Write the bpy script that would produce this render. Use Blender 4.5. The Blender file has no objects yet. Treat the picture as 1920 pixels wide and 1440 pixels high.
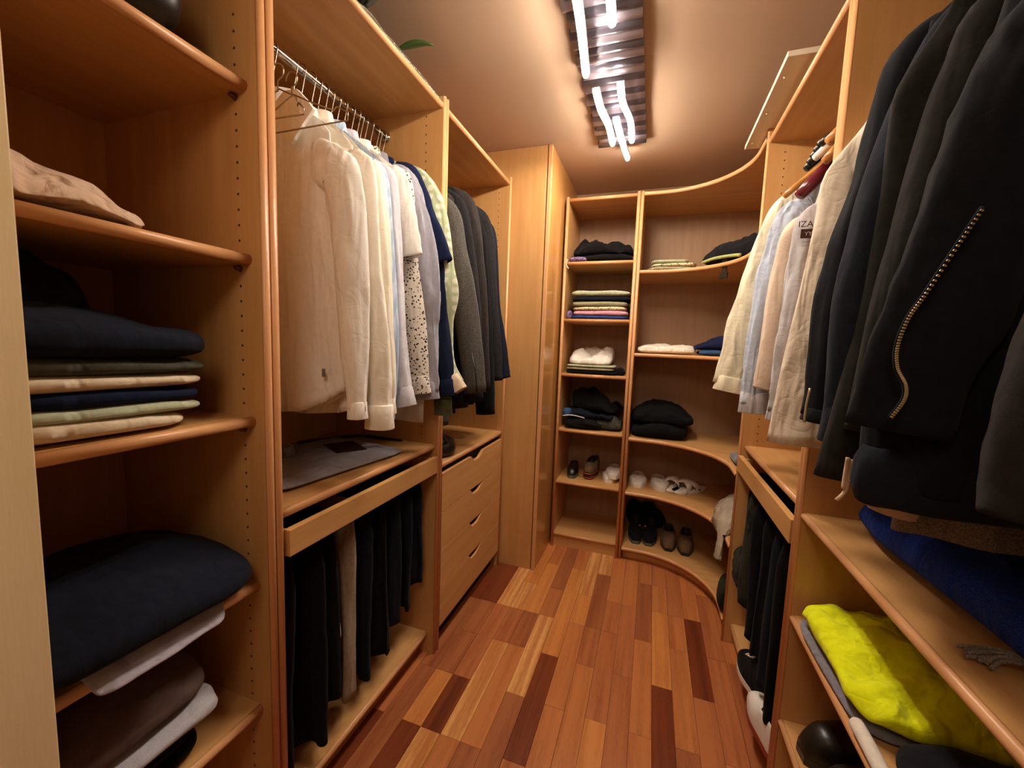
import bpy, bmesh, math, random
from mathutils import Vector, Matrix, noise
random.seed(7)
R = math.radians
PI = math.pi
sc = bpy.context.scene
col = sc.collection

# ------------------------------------------------------------------ camera
CAM_H = 1.4
FPX, YAW, PITCH, ROLL = 757.73, 0.329694, 0.0982672, 0.0366662
_f = Vector((-math.sin(YAW) * math.cos(PITCH), math.cos(YAW) * math.cos(PITCH), -math.sin(PITCH)))
_r = Vector((math.cos(YAW), math.sin(YAW), 0))
_u = _r.cross(_f)
_r2 = math.cos(ROLL) * _r + math.sin(ROLL) * _u
_u2 = -math.sin(ROLL) * _r + math.cos(ROLL) * _u
cam = bpy.data.cameras.new('camera')
cam.sensor_width = 36
cam.lens = FPX / 1920 * 36
cam.clip_start = 0.02
camo = bpy.data.objects.new('camera', cam)
col.objects.link(camo)
camo.matrix_world = Matrix(((_r2.x, _u2.x, -_f.x, 0), (_r2.y, _u2.y, -_f.y, 0), (_r2.z, _u2.z, -_f.z, CAM_H), (0, 0, 0, 1)))
sc.camera = camo


def ray(px, py):
    return _f + _r2 * ((px - 960) / FPX) - _u2 * ((py - 720) / FPX)


def aty(px, py, Y):
    d = ray(px, py); d = d * (Y / d.y); return Vector((d.x, d.y, d.z + CAM_H))


def atx(px, py, X):
    d = ray(px, py); d = d * (X / d.x); return Vector((d.x, d.y, d.z + CAM_H))


def atz(px, py, Z):
    d = ray(px, py); d = d * ((Z - CAM_H) / d.z); return Vector((d.x, d.y, Z))


# ------------------------------------------------------------------ world, exposure
w = bpy.data.worlds.new('world'); sc.world = w; w.use_nodes = True
w.node_tree.nodes['Background'].inputs[0].default_value = (1, .8, .6, 1)
w.node_tree.nodes['Background'].inputs[1].default_value = 0.0
sc.view_settings.view_transform = 'Standard'
sc.view_settings.look = 'None'
sc.view_settings.gamma = 1
sc.view_settings.use_curve_mapping = False
sc.view_settings.exposure = 1.4
sc.cycles.max_bounces = 10
sc.cycles.diffuse_bounces = 7
LAMP_RGB = (1.0, 0.87, 0.73)
LAMP_STRENGTH = 62.0
FILL_W = 3.0
hl = bpy.data.lights.new('hallway_light', 'AREA')       # weak fill added behind the camera, no real lamp there
hl.shape = 'RECTANGLE'; hl.size = 0.5; hl.size_y = 0.5; hl.energy = FILL_W; hl.color = (1.0, 0.80, 0.62)
hlo = bpy.data.objects.new('hallway_light', hl); col.objects.link(hlo)
hlo.location = (-0.1, -0.45, 2.35); hlo.rotation_euler = (R(32), 0, R(8))


# ------------------------------------------------------------------ materials
def lin(c):
    if isinstance(c, str):
        c = tuple(int(c[i:i + 2], 16) / 255 for i in (0, 2, 4))
    return tuple((x / 12.92 if x <= .04045 else ((x + .055) / 1.055) ** 2.4) for x in c) + (1,)


def newmat(name, rough=.6, spec=.4):
    m = bpy.data.materials.new(name); m.use_nodes = True
    nt = m.node_tree; b = nt.nodes['Principled BSDF']
    b.inputs['Roughness'].default_value = rough
    b.inputs['Specular IOR Level'].default_value = spec
    return m, nt, b


def nd(nt, t, **kw):
    n = nt.nodes.new(t)
    for k, v in kw.items():
        if k.startswith('i_'):
            n.inputs[int(k[2:])].default_value = v
        else:
            setattr(n, k, v)
    return n


def plain(name, c, rough=.5, metal=0, spec=.5):
    m, nt, b = newmat(name, rough, spec)
    b.inputs['Base Color'].default_value = lin(c); b.inputs['Metallic'].default_value = metal
    return m


def wood(name, c1, c2, axis='z', rough=.38, fleck=1.0, grain=1.0, bump=.02, perobj=False, stripe=0.0, c3=None):
    m, nt, b = newmat(name, rough, .35)
    tc = nd(nt, 'ShaderNodeTexCoord')
    vec = tc.outputs['Object']
    if perobj:
        oi = nd(nt, 'ShaderNodeObjectInfo')
        mu = nd(nt, 'ShaderNodeMath', operation='MULTIPLY', i_1=37.0)
        nt.links.new(oi.outputs['Random'], mu.inputs[0])
        cx = nd(nt, 'ShaderNodeCombineXYZ')
        for k in range(3): nt.links.new(mu.outputs[0], cx.inputs[k])
        va = nd(nt, 'ShaderNodeVectorMath', operation='ADD')
        nt.links.new(vec, va.inputs[0]); nt.links.new(cx.outputs[0], va.inputs[1]); vec = va.outputs[0]

    def mapn(s_long, s_cross):
        mp = nd(nt, 'ShaderNodeMapping')
        s = [s_cross] * 3; s['xyz'.index(axis)] = s_long
        mp.inputs['Scale'].default_value = s
        nt.links.new(vec, mp.inputs['Vector']); return mp.outputs[0]
    n1 = nd(nt, 'ShaderNodeTexNoise'); n1.inputs['Scale'].default_value = 1; n1.inputs['Detail'].default_value = 6
    nt.links.new(mapn(1.6, 26 * grain), n1.inputs['Vector'])
    n2 = nd(nt, 'ShaderNodeTexNoise'); n2.inputs['Scale'].default_value = 1; n2.inputs['Detail'].default_value = 2
    nt.links.new(mapn(28, 420), n2.inputs['Vector'])
    mx = nd(nt, 'ShaderNodeMath', operation='MULTIPLY_ADD'); mx.inputs[1].default_value = .35 * fleck; 
    nt.links.new(n2.outputs[0], mx.inputs[0]); nt.links.new(n1.outputs[0], mx.inputs[2])
    rp = nd(nt, 'ShaderNodeValToRGB')
    rp.color_ramp.elements[0].position = .42; rp.color_ramp.elements[0].color = lin(c1)
    rp.color_ramp.elements[1].position = .88; rp.color_ramp.elements[1].color = lin(c2)
    if c3:
        e = rp.color_ramp.elements.new(.64); e.color = lin(c3)
    if perobj: rp.color_ramp.elements[0].position = .50; rp.color_ramp.elements[-1].position = .80
    nt.links.new(mx.outputs[0], rp.inputs[0]); nt.links.new(rp.outputs[0], b.inputs['Base Color'])
    bp = nd(nt, 'ShaderNodeBump'); bp.inputs['Strength'].default_value = bump * 4; bp.inputs['Distance'].default_value = .001
    nt.links.new(mx.outputs[0], bp.inputs['Height']); nt.links.new(bp.outputs[0], b.inputs['Normal'])
    return m


def cloth(name, c, c2=None, weave=900, wrinkle=.35, rough=.92, pattern=None, sheen=.15, wscale=9):
    m, nt, b = newmat(name, rough, .15)
    b.inputs['Sheen Weight'].default_value = sheen
    b.inputs['Sheen Roughness'].default_value = .6
    tc = nd(nt, 'ShaderNodeTexCoord'); vec = tc.outputs['Object']
    c2 = c2 or c
    if sum(lin(c)[:3]) < .25: b.inputs['Sheen Weight'].default_value = sheen * .12; b.inputs['Specular IOR Level'].default_value = .08
    if pattern == 'floral':
        v = nd(nt, 'ShaderNodeTexVoronoi'); v.inputs['Scale'].default_value = 95
        nz = nd(nt, 'ShaderNodeTexNoise'); nz.inputs['Scale'].default_value = 140
        nt.links.new(vec, v.inputs['Vector']); nt.links.new(vec, nz.inputs['Vector'])
        ad = nd(nt, 'ShaderNodeMath', operation='MULTIPLY_ADD', i_1=.9); nt.links.new(nz.outputs[0], ad.inputs[0]); nt.links.new(v.outputs['Distance'], ad.inputs[2])
        fac = ad.outputs[0]; lo, hi = .72, .80
    elif pattern == 'tweed':
        nz = nd(nt, 'ShaderNodeTexNoise'); nz.inputs['Scale'].default_value = 420; nz.inputs['Detail'].default_value = 4
        nt.links.new(vec, nz.inputs['Vector']); fac = nz.outputs[0]; lo, hi = .38, .62
    elif pattern == 'camo':
        nz = nd(nt, 'ShaderNodeTexNoise'); nz.inputs['Scale'].default_value = 14; nz.inputs['Detail'].default_value = 3
        nt.links.new(vec, nz.inputs['Vector']); fac = nz.outputs[0]; lo, hi = .48, .53
    elif pattern == 'plaid':
        wv = nd(nt, 'ShaderNodeTexWave'); wv.inputs['Scale'].default_value = 9; wv.bands_direction = 'Z'
        wx = nd(nt, 'ShaderNodeTexWave'); wx.inputs['Scale'].default_value = 9; wx.bands_direction = 'X'
        nt.links.new(vec, wv.inputs['Vector']); nt.links.new(vec, wx.inputs['Vector'])
        ad = nd(nt, 'ShaderNodeMath', operation='MULTIPLY'); nt.links.new(wv.outputs['Fac'], ad.inputs[0]); nt.links.new(wx.outputs['Fac'], ad.inputs[1])
        fac = ad.outputs[0]; lo, hi = .1, .6
    elif pattern == 'stripe':
        wv = nd(nt, 'ShaderNodeTexWave'); wv.inputs['Scale'].default_value = 40; wv.bands_direction = 'X'
        nt.links.new(vec, wv.inputs['Vector']); fac = wv.outputs['Fac']; lo, hi = .3, .7
    else:
        nz = nd(nt, 'ShaderNodeTexNoise'); nz.inputs['Scale'].default_value = 60; nz.inputs['Detail'].default_value = 5
        nt.links.new(vec, nz.inputs['Vector']); fac = nz.outputs[0]; lo, hi = .25, .75
    rp = nd(nt, 'ShaderNodeValToRGB')
    rp.color_ramp.elements[0].position = lo; rp.color_ramp.elements[0].color = lin(c)
    rp.color_ramp.elements[1].position = hi; rp.color_ramp.elements[1].color = lin(c2)
    nt.links.new(fac, rp.inputs[0]); nt.links.new(rp.outputs[0], b.inputs['Base Color'])
    # soft wrinkles, sharp creases and weave as relief
    mp = nd(nt, 'ShaderNodeMapping'); mp.inputs['Scale'].default_value = (1.5, 1.5, .34); nt.links.new(vec, mp.inputs['Vector'])
    n1 = nd(nt, 'ShaderNodeTexNoise'); n1.inputs['Scale'].default_value = wscale * 1.6; n1.inputs['Detail'].default_value = 1.6; n1.inputs['Distortion'].default_value = .5
    nt.links.new(mp.outputs[0], n1.inputs['Vector'])
    n3 = nd(nt, 'ShaderNodeTexNoise'); n3.inputs['Scale'].default_value = wscale * 1.9; n3.inputs['Detail'].default_value = 2; n3.inputs['Distortion'].default_value = 1.2
    nt.links.new(vec, n3.inputs['Vector'])
    s1 = nd(nt, 'ShaderNodeMath', operation='SUBTRACT', i_1=.5); a1 = nd(nt, 'ShaderNodeMath', operation='ABSOLUTE'); p1 = nd(nt, 'ShaderNodeMath', operation='POWER', i_1=.6)
    nt.links.new(n3.outputs[0], s1.inputs[0]); nt.links.new(s1.outputs[0], a1.inputs[0]); nt.links.new(a1.outputs[0], p1.inputs[0])
    ad_ = nd(nt, 'ShaderNodeMath', operation='MULTIPLY_ADD', i_1=.09); nt.links.new(p1.outputs[0], ad_.inputs[0]); nt.links.new(n1.outputs[0], ad_.inputs[2])
    n2 = nd(nt, 'ShaderNodeTexNoise'); n2.inputs['Scale'].default_value = weave; n2.inputs['Detail'].default_value = 1
    nt.links.new(vec, n2.inputs['Vector'])
    b1 = nd(nt, 'ShaderNodeBump'); b1.inputs['Strength'].default_value = min(1, wrinkle * 1.6); b1.inputs['Distance'].default_value = .035
    b2 = nd(nt, 'ShaderNodeBump'); b2.inputs['Strength'].default_value = .3; b2.inputs['Distance'].default_value = .0006
    nt.links.new(ad_.outputs[0], b1.inputs['Height']); nt.links.new(n2.outputs[0], b2.inputs['Height'])
    nt.links.new(b1.outputs[0], b2.inputs['Normal']); nt.links.new(b2.outputs[0], b.inputs['Normal'])
    return m


M = {}
BC1, BC2 = 'BA8850', 'CA9A62'
for ax in 'xyz':
    M['beech_' + ax] = wood('beech_' + ax, BC1, BC2, ax)
    M['edge_' + ax] = wood('beech_edge_' + ax, 'C8905E', 'D6A070', ax, rough=.32, grain=.6)
M['gloss'] = wood('beech_gloss', 'B88446', 'C89456', 'z', rough=.16)
M['backp'] = wood('back_panel_grain', '9E7B5C', 'AD8A69', 'z', rough=.5)
M['jamb'] = wood('pine_jamb', 'D8BE8C', 'E6D2A6', 'z', rough=.45, grain=.7)
M['knot'] = plain('knot_brown', '7A4A22', .6)
M['hole'] = plain('hole_dark', '3A1C0A', .9)
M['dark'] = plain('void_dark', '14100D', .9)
M['chrome'] = plain('chrome', 'D8D4CC', .12, 1)
M['wire'] = plain('galvanised_wire', 'A89A88', .3, 1)
M['pin'] = plain('brown_plastic', '5A2E18', .3)
M['paint'] = plain('ceiling_paint', 'C2A68C', .9, 0, .2)
M['wallp'] = plain('wall_paint', 'C8B090', .9, 0, .2)
M['whiteboard'] = wood('white_laminate', 'C9BDA6', 'D2C6B0', 'y', rough=.5)
M['brass'] = plain('brass', 'C8B48C', .4, .6)
M['black_pl'] = plain('black_plastic', '15140F', .35)
M['black_lea'] = plain('black_leather', '17130F', .38)
M['rubber'] = plain('grey_rubber', '5A5A50', .7)
M['white_rub'] = plain('white_rubber', 'DDD6CC', .6)
M['walnut'] = wood('hanger_wood', 'A86C34', 'C68C4C', 'x', rough=.3)
M['burg'] = plain('burgundy_lacquer', '5E101E', .3)
M['white_pl'] = plain('white_plastic', 'E6E0D0', .35)
M['lining'] = plain('shoe_lining', '241410', .8)  # dark red-brown shoe inside, deepened to stand in for shade in the opening
M['leaf'] = plain('leaf_green', '3F5A22', .5)

FL = {
    'm': wood('plank_dark_mahogany', '5E2A16', '7A3C20', 'y', .3, 1.2, 1.2, perobj=True),
    'r': wood('plank_red_brown', '84482A', 'A0603A', 'y', .3, 1.2, 1.2, perobj=True),
    'b': wood('plank_mid_brown', '965430', 'B06C40', 'y', .3, 1.2, 1.4, perobj=True),
    'c': wood('plank_copper', 'A25E32', 'BC7642', 'y', .3, 1.2, 1.3, perobj=True),
    'o': wood('plank_orange', 'B26C38', 'CC8648', 'y', .3, 1.2, 1.3, perobj=True),
    'l': wood('plank_pale_striped', 'B4703C', 'DCA464', 'y', .3, 1.0, 1.7, perobj=True, c3='C2824A'),
}
M['floor_base'] = plain('floor_joint', '3A140A', .8)


# ------------------------------------------------------------------ object helpers
def mesh_obj(name, bm, m, parent=None, smooth=False, **props):
    me = bpy.data.meshes.new(name)
    bmesh.ops.recalc_face_normals(bm, faces=bm.faces[:])
    if parent is not None and parent.type == 'EMPTY':
        o_ = WORLD[parent.name]
    elif parent is not None:
        o_ = WORLD[parent.name]
    else:
        o_ = Vector((0, 0, 0))
    if parent is not None:
        for v in bm.verts: v.co -= o_
    bm.to_mesh(me); bm.free()
    if smooth:
        me.polygons.foreach_set('use_smooth', [True] * len(me.polygons))
    me.materials.append(m)
    o = bpy.data.objects.new(name, me); col.objects.link(o)
    WORLD[o.name] = o_.copy()
    if parent is not None: o.parent = parent
    for k, v in props.items(): o[k] = v
    return o


WORLD = {}


def thing(name, label, cat, loc, group=None):
    o = bpy.data.objects.new(name, None); col.objects.link(o)
    o.empty_display_size = .05
    o.location = loc; WORLD[o.name] = Vector(loc)
    o['label'] = label; o['category'] = cat
    if group: o['group'] = group
    return o


def struct(name, bm, m, parent=None, smooth=False):
    o = mesh_obj(name, bm, m, parent, smooth)
    o['kind'] = 'structure'
    return o


def box(bm, a, b, bev=0.0, seg=1):
    x0, y0, z0 = (min(a[i], b[i]) for i in range(3)); x1, y1, z1 = (max(a[i], b[i]) for i in range(3))
    vs = [bm.verts.new(c) for c in ((x0, y0, z0), (x1, y0, z0), (x1, y1, z0), (x0, y1, z0), (x0, y0, z1), (x1, y0, z1), (x1, y1, z1), (x0, y1, z1))]
    fs = [bm.faces.new([vs[i] for i in f]) for f in ((0, 3, 2, 1), (4, 5, 6, 7), (0, 1, 5, 4), (1, 2, 6, 5), (2, 3, 7, 6), (3, 0, 4, 7))]
    if bev > 0:
        es = list({e for f in fs for e in f.edges})
        bmesh.ops.bevel(bm, geom=es, offset=bev, segments=seg, affect='EDGES', profile=.5)
    return bm


def nb(): return bmesh.new()


def prism(bm, poly, axis, a, b):
    """2-D polygon extruded along an axis. poly coords are the other two axes in xyz order."""
    i = 'xyz'.index(axis); o = [k for k in range(3) if k != i]
    def mk(p, t):
        c = [0, 0, 0]; c[o[0]], c[o[1]] = p; c[i] = t; return bm.verts.new(c)
    A = [mk(p, a) for p in poly]; B = [mk(p, b) for p in poly]
    bm.faces.new(A); bm.faces.new(B[::-1])
    n = len(poly)
    for k in range(n): bm.faces.new((A[k], A[(k + 1) % n], B[(k + 1) % n], B[k]))
    return bm


def loft(bm, rings, closed=True, cap0=False, cap1=False):
    V = [[bm.verts.new(p) for p in r] for r in rings]
    n = len(V[0])
    for i in range(len(V) - 1):
        for k in range(n if closed else n - 1):
            try: bm.faces.new((V[i][k], V[i][(k + 1) % n], V[i + 1][(k + 1) % n], V[i + 1][k]))
            except ValueError: pass
    if cap0: bm.faces.new(V[0][::-1])
    if cap1: bm.faces.new(V[-1])
    return V


def tube(bm, pts, r, n=8, cap=True):
    pts = [Vector(p) for p in pts]
    rings = []; prev = None
    for i, p in enumerate(pts):
        d = (pts[min(i + 1, len(pts) - 1)] - pts[max(i - 1, 0)]).normalized()
        if prev is None:
            a = Vector((0, 0, 1)) if abs(d.z) < .9 else Vector((1, 0, 0))
            x = d.cross(a).normalized()
        else:
            x = (prev - d * prev.dot(d)).normalized()
        prev = x; y = d.cross(x)
        rr = r[i] if isinstance(r, (list, tuple)) else r
        rings.append([p + (x * math.cos(2 * PI * k / n) + y * math.sin(2 * PI * k / n)) * rr for k in range(n)])
    loft(bm, rings, True, cap, cap)
    return bm


def lathe(bm, prof, c, n=20, sx=1, sy=1):
    rings = [[Vector((c[0] + r * sx * math.cos(2 * PI * k / n), c[1] + r * sy * math.sin(2 * PI * k / n), c[2] + z)) for k in range(n)] for r, z in prof]
    loft(bm, rings, True, True, True); return bm


def smoothstep(a, b, x):
    t = max(0, min(1, (x - a) / (b - a))); return t * t * (3 - 2 * t)


def bez(p0, p1, p2, n):
    p0, p1, p2 = Vector(p0), Vector(p1), Vector(p2)
    return [p0 * (1 - t) ** 2 + p1 * 2 * t * (1 - t) + p2 * t * t for t in [i / (n - 1) for i in range(n)]]


def spline(pts, n):
    """Catmull-Rom through the points"""
    P_ = [Vector(p) for p in pts]; P_ = [P_[0] * 2 - P_[1]] + P_ + [P_[-1] * 2 - P_[-2]]
    out = []; segs = len(P_) - 3
    for i in range(n):
        s = i / (n - 1) * segs; k = min(int(s), segs - 1); t = s - k
        a, b, c, d = P_[k:k + 4]
        out.append(.5 * ((2 * b) + (c - a) * t + (2 * a - 5 * b + 4 * c - d) * t * t + (3 * b - a - 3 * c + d) * t ** 3))
    return out


# =================================================================== THE SETTING
CEIL = 2.53
WL, WR, WB, WN = -1.395, 0.975, 3.135, -0.75
b = nb(); box(b, (WL - .1, WN - .1, -.12), (WR + .1, WB + .1, -.012)); floor = struct('floor', b, M['floor_base'])
b = nb(); box(b, (WL - .1, WN - .1, CEIL), (WR + .1, WB + .1, CEIL + .1)); struct('ceiling', b, M['paint'])
b = nb(); box(b, (WL - .1, WN - .1, -.01), (WL, WB + .1, CEIL)); struct('wall_left', b, M['wallp'])
b = nb(); box(b, (WR, WN - .1, -.01), (WR + .1, WB + .1, CEIL)); struct('wall_right', b, M['wallp'])
b = nb(); box(b, (WL, WB, -.01), (WR, WB + .1, CEIL)); struct('wall_back', b, M['wallp'])
b = nb(); box(b, (WL, WN - .1, -.01), (WR, WN, CEIL)); struct('wall_front', b, M['wallp'])

# planks: rows run towards the back; ends fall on a shared module
PW, P0, MOD, Y0 = .0798, -.787, .2535, 1.18
known = {  # row -> [(k0,k1,tone)] in modules from Y0
    -1: [(-1, 1, 'r'), (1, 3, 'r'), (3, 5, 'm')],
    0: [(-2, 0, 'm'), (0, 1, 'o'), (1, 2, 'r'), (2, 3, 'r'), (3, 5, 'm'), (5, 6, 'l')],
    1: [(-2, 0, 'l'), (0, 1, 'm'), (1, 3, 'b'), (3, 5, 'l'), (5, 7, 'b')],
    2: [(-1, 0, 'c'), (0, 2, 'l'), (2, 3, 'b'), (3, 4, 'l'), (4, 6, 'o')],
    3: [(-2, 0, 'r'), (0, 2, 'c'), (2, 3, 'r'), (3, 5, 'o'), (5, 6, 'c'), (6, 7, 'm')],
    4: [(-1, 1, 'r'), (1, 3, 'l'), (3, 4, 'b'), (4, 6, 'r'), (6, 8, 'm')],
    5: [(-2, 0, 'b'), (0, 2, 'm'), (2, 5, 'o'), (5, 7, 'c')],
    6: [(-1, 1, 'c'), (1, 3, 'c'), (3, 4, 'o'), (4, 6, 'l'), (6, 8, 'o')],
    7: [(-2, 0, 'c'), (0, 2, 'c'), (2, 3, 'b'), (3, 5, 'r'), (5, 6, 'l'), (6, 8, 'b')],
    8: [(-1, 1, 'o'), (1, 3, 'b'), (3, 4, 'b'), (4, 6, 'c'), (6, 8, 'm')],
    9: [(-2, 0, 'c'), (0, 2, 'b'), (2, 4, 'b'), (4, 6, 'c')],
    10: [(-1, 1, 'c'), (1, 3, 'c'), (3, 5, 'r'), (5, 7, 'b')],
    11: [(-2, 0, 'm'), (0, 2, 'm'), (2, 4, 'o'), (4, 5, 'c'), (5, 7, 'b')],
    12: [(-1, 1, 'r'), (1, 3, 'c'), (3, 4, 'c'), (4, 6, 'b')],
    13: [(-2, 0, 'c'), (0, 2, 'b'), (2, 4, 'm'), (4, 6, 'c')],
    14: [(-1, 1, 'c'), (1, 3, 'b'), (3, 5, 'b')],
    15: [(-2, 1, 'c'), (1, 3, 'r'), (3, 5, 'c')],
}
pmesh = {}


def plank(x, y, L, tone):
    key = (round(L, 3), tone)
    if key not in pmesh:
        bm = nb(); box(bm, (.0004, .0004, -.012), (PW - .0004, L - .0004, 0), .0007)
        me = bpy.data.meshes.new('plank'); bm.to_mesh(me); bm.free(); me.materials.append(FL[tone]); pmesh[key] = me
    o = bpy.data.objects.new('plank', pmesh[key]); col.objects.link(o); o.location = (x, y, random.uniform(-.0004, .0002)); o.parent = floor
    return o


rnd = random.Random(3)
for row in range(-2, 17):
    x = P0 + row * PW
    used = known.get(row, [])
    for (a, c, t) in used: plank(x, Y0 + a * MOD, (c - a) * MOD, t)
    lo = min([u[0] for u in used], default=2); hi = max([u[1] for u in used], default=2)
    for k in range(lo - 2, -8, -2): plank(x, Y0 + k * MOD, 2 * MOD, rnd.choice('rbcom'))
    if lo - 2 < -7 or True:
        pass
    k = hi
    while Y0 + k * MOD < 2.75:
        plank(x, Y0 + k * MOD, 2 * MOD, rnd.choice('rbcco')); k += 2


# near door jamb on the left, beside the photographer
b = nb(); box(b, (-.86, -.30, 0), (-.705, .262, CEIL), .004, 2)
jb = struct('trim_1', b, M['jamb'])
b = nb(); box(b, (-.7055, .215, 0), (-.700, .2665, CEIL), .002, 2); struct('trim_2', b, M['jamb'])
b = nb()
for (z, yy, s) in ((1.07, .2, .004), (1.02, .203, .003), (.70, .21, .004)):
    lathe(b, [(s, 0), (s * .6, .001)], (0, 0, 0), 10)
    for v in list(b.verts)[-20:]:
        v.co = Vector((-.7045 + v.co.z, yy + v.co.x, z + v.co.y * 2.2))
mesh_obj('knot', b, M['knot'], jb)


# =================================================================== CABINETS
XF = -.835           # left front plane
XBK = -1.375         # left back plane
T = .02


def side_panel(p, xa, xb, y0, z1, name='side_panel', front=+1, depth_edge=.007, z0=0.0):
    """panel in the XZ plane, thickness T in y; xb = front"""
    bm = nb(); box(bm, (xa, y0, z0), (xb - front * depth_edge, y0 + T, z1)); o = mesh_obj(name, bm, M['beech_z'], p)
    prof = []
    xe = xb - front * depth_edge
    for k in range(9):
        a = PI * k / 8
        prof.append((xe + front * (depth_edge * 1.3) * math.sin(a), y0 + T / 2 - T / 2 * math.cos(a)))
    bm = nb(); prism(bm, prof, 'z', z0, z1); e = mesh_obj('edge_strip', bm, M['edge_z'], o, True)
    e.data.polygons.foreach_set('use_smooth', [len(pp.vertices) == 4 for pp in e.data.polygons])
    return o


def shelf_y(p, xa, xf, y0, y1, ztop, t=.024, front=+1, name='shelf', round_=.012):
    """board whose front edge runs along y and faces +-x"""
    bm = nb(); box(bm, (xa, y0, ztop - t), (xf - front * round_, y1, ztop)); o = mesh_obj(name, bm, M['beech_y'], p)
    xe = xf - front * round_
    prof = [(xe + front * round_ * math.sin(PI * k / 10), ztop - t / 2 - t / 2 * math.cos(PI * k / 10)) for k in range(11)]
    bm = nb(); prism(bm, prof, 'y', y0, y1); e = mesh_obj('edge_strip', bm, M['edge_y'], o, True)
    e.data.polygons.foreach_set('use_smooth', [len(pp.vertices) == 4 for pp in e.data.polygons])
    return o


def shelf_x(p, x0, x1, yf, yb, ztop, t=.022, round_=.010):
    bm = nb(); box(bm, (x0, yf + round_, ztop - t), (x1, yb, ztop)); o = mesh_obj('shelf', bm, M['beech_x'], p)
    prof = [(yf + round_ - round_ * math.sin(PI * k / 10), ztop - t / 2 - t / 2 * math.cos(PI * k / 10)) for k in range(11)]
    bm = nb(); prism(bm, prof, 'x', x0, x1); e = mesh_obj('edge_strip', bm, M['edge_x'], o, True)
    e.data.polygons.foreach_set('use_smooth', [len(pp.vertices) == 4 for pp in e.data.polygons])
    return o


def holes(p, y, xs, z0, z1, ny, step=.034):
    """rows of shelf-pin holes drilled in a side panel whose face is at y; ny = +-1 the side it faces"""
    bm = nb(); z = z0
    while z < z1:
        for x in xs:
            vs = [bm.verts.new((x + .003 * math.cos(k * PI / 4), y + ny * .0006, z + .003 * math.sin(k * PI / 4))) for k in range(8)]
            v2 = [bm.verts.new((x + .0026 * math.cos(k * PI / 4), y - ny * .004, z + .0026 * math.sin(k * PI / 4))) for k in range(8)]
            bm.faces.new(vs)
            for k in range(8): bm.faces.new((vs[k], vs[(k + 1) % 8], v2[(k + 1) % 8], v2[k]))
        z += step
    return mesh_obj('pin_holes', bm, M['hole'], p, kind='stuff')


def pin(p, x, y, z, ny):
    bm = nb(); tube(bm, [(x, y, z), (x, y - ny * .004, z), (x, y - ny * .014, z)], [.007, .007, .004], 10)
    mesh_obj('shelf_pin', bm, M['pin'], p, True)


# ---- L1: near open shelves
L1 = thing('shelf_unit', 'tall open beech shelf unit nearest on the left, beside the pale door jamb', 'shelves', (-1.1, .48, 0), 'open beech shelving units')
side_panel(L1, XBK, XF, .268, 2.36); side_panel(L1, XBK, XF, .691, 2.36)
b = nb(); box(b, (XBK - .012, .27, 0), (XBK, .71, 2.36)); mesh_obj('back_panel', b, M['beech_z'], L1)
L1Z = [1.950, 1.581, 1.208, .800, .470, .10]
for z in L1Z: shelf_y(L1, XBK, -.868, .288, .691, z)
shelf_y(L1, XBK, -.86, .288, .691, 2.345)
holes(L1, .691, (-.905,), .15, 2.3, -1)
for z in L1Z[:4]: pin(L1, -.905, .691, z - .031, 1)
b = nb(); box(b, (-.92, .288, 0), (-.905, .691, .076)); mesh_obj('plinth', b, M['beech_y'], L1)

# ---- L2: hanging unit with pull-out trouser rack
L2 = thing('wardrobe_unit', 'beech hanging wardrobe full of pale shirts with a pull-out trouser rack, on the left', 'wardrobe', (-1.1, 1.1, 0), 'beech hanging units')
side_panel(L2, XBK, XF, .713, 2.36); side_panel(L2, XBK, XF, 1.497, 2.36)
b = nb(); box(b, (XBK - .012, .715, 0), (XBK, 1.515, 2.36)); mesh_obj('back_panel', b, M['beech_z'], L2)
shelf_y(L2, XBK, XF - .002, .733, 1.497, 2.338, name='top_board')
shelf_y(L2, XBK, -.85, .733, 1.497, .962)
shelf_y(L2, XBK, -.872, .733, 1.497, .10, name='bottom_board')
holes(L2, 1.497, (-.915,), 1.0, 2.3, -1)
b = nb(); box(b, (-.93, .733, 0), (-.915, 1.497, .076)); mesh_obj('plinth', b, M['beech_y'], L2)
b = nb(); box(b, (-1.03, .733, 0), (-1.02, 1.497, .02)); b.free()
pr = None
b = nb(); box(b, (-.852, .745, .842), (-.832, 1.492, .912), .0015, 2); pr = mesh_obj('pull_out_front', b, M['beech_y'], L2)
for yy in (.748, 1.476):
    b = nb(); box(b, (-1.30, yy, .862), (-.852, yy + .014, .905)); mesh_obj('runner', b, M['edge_y'], pr)
b = nb()
for k in range(9):
    y_ = .80 + k * .078
    tube(b, [(-1.28, y_, .882), (-1.05, y_, .884), (-.87, y_, .886)], .004, 6)
b.free()
# chrome rail
def rail(p, x, z, y0, y1):
    bm = nb(); tube(bm, [(x, y0, z), (x, (y0 + y1) / 2, z), (x, y1, z)], .0125, 14); o = mesh_obj('clothes_rail', bm, M['chrome'], p, True)
    for yy, s in ((y0, 1), (y1, -1)):
        bm = nb(); tube(bm, [(x, yy, z), (x, yy + s * .004, z), (x, yy + s * .014, z)], [.022, .022, .016], 14)
        mesh_obj('rail_bracket', bm, M['chrome'], o, True)
rail(L2, -1.105, 2.235, .733, 1.497)

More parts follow.
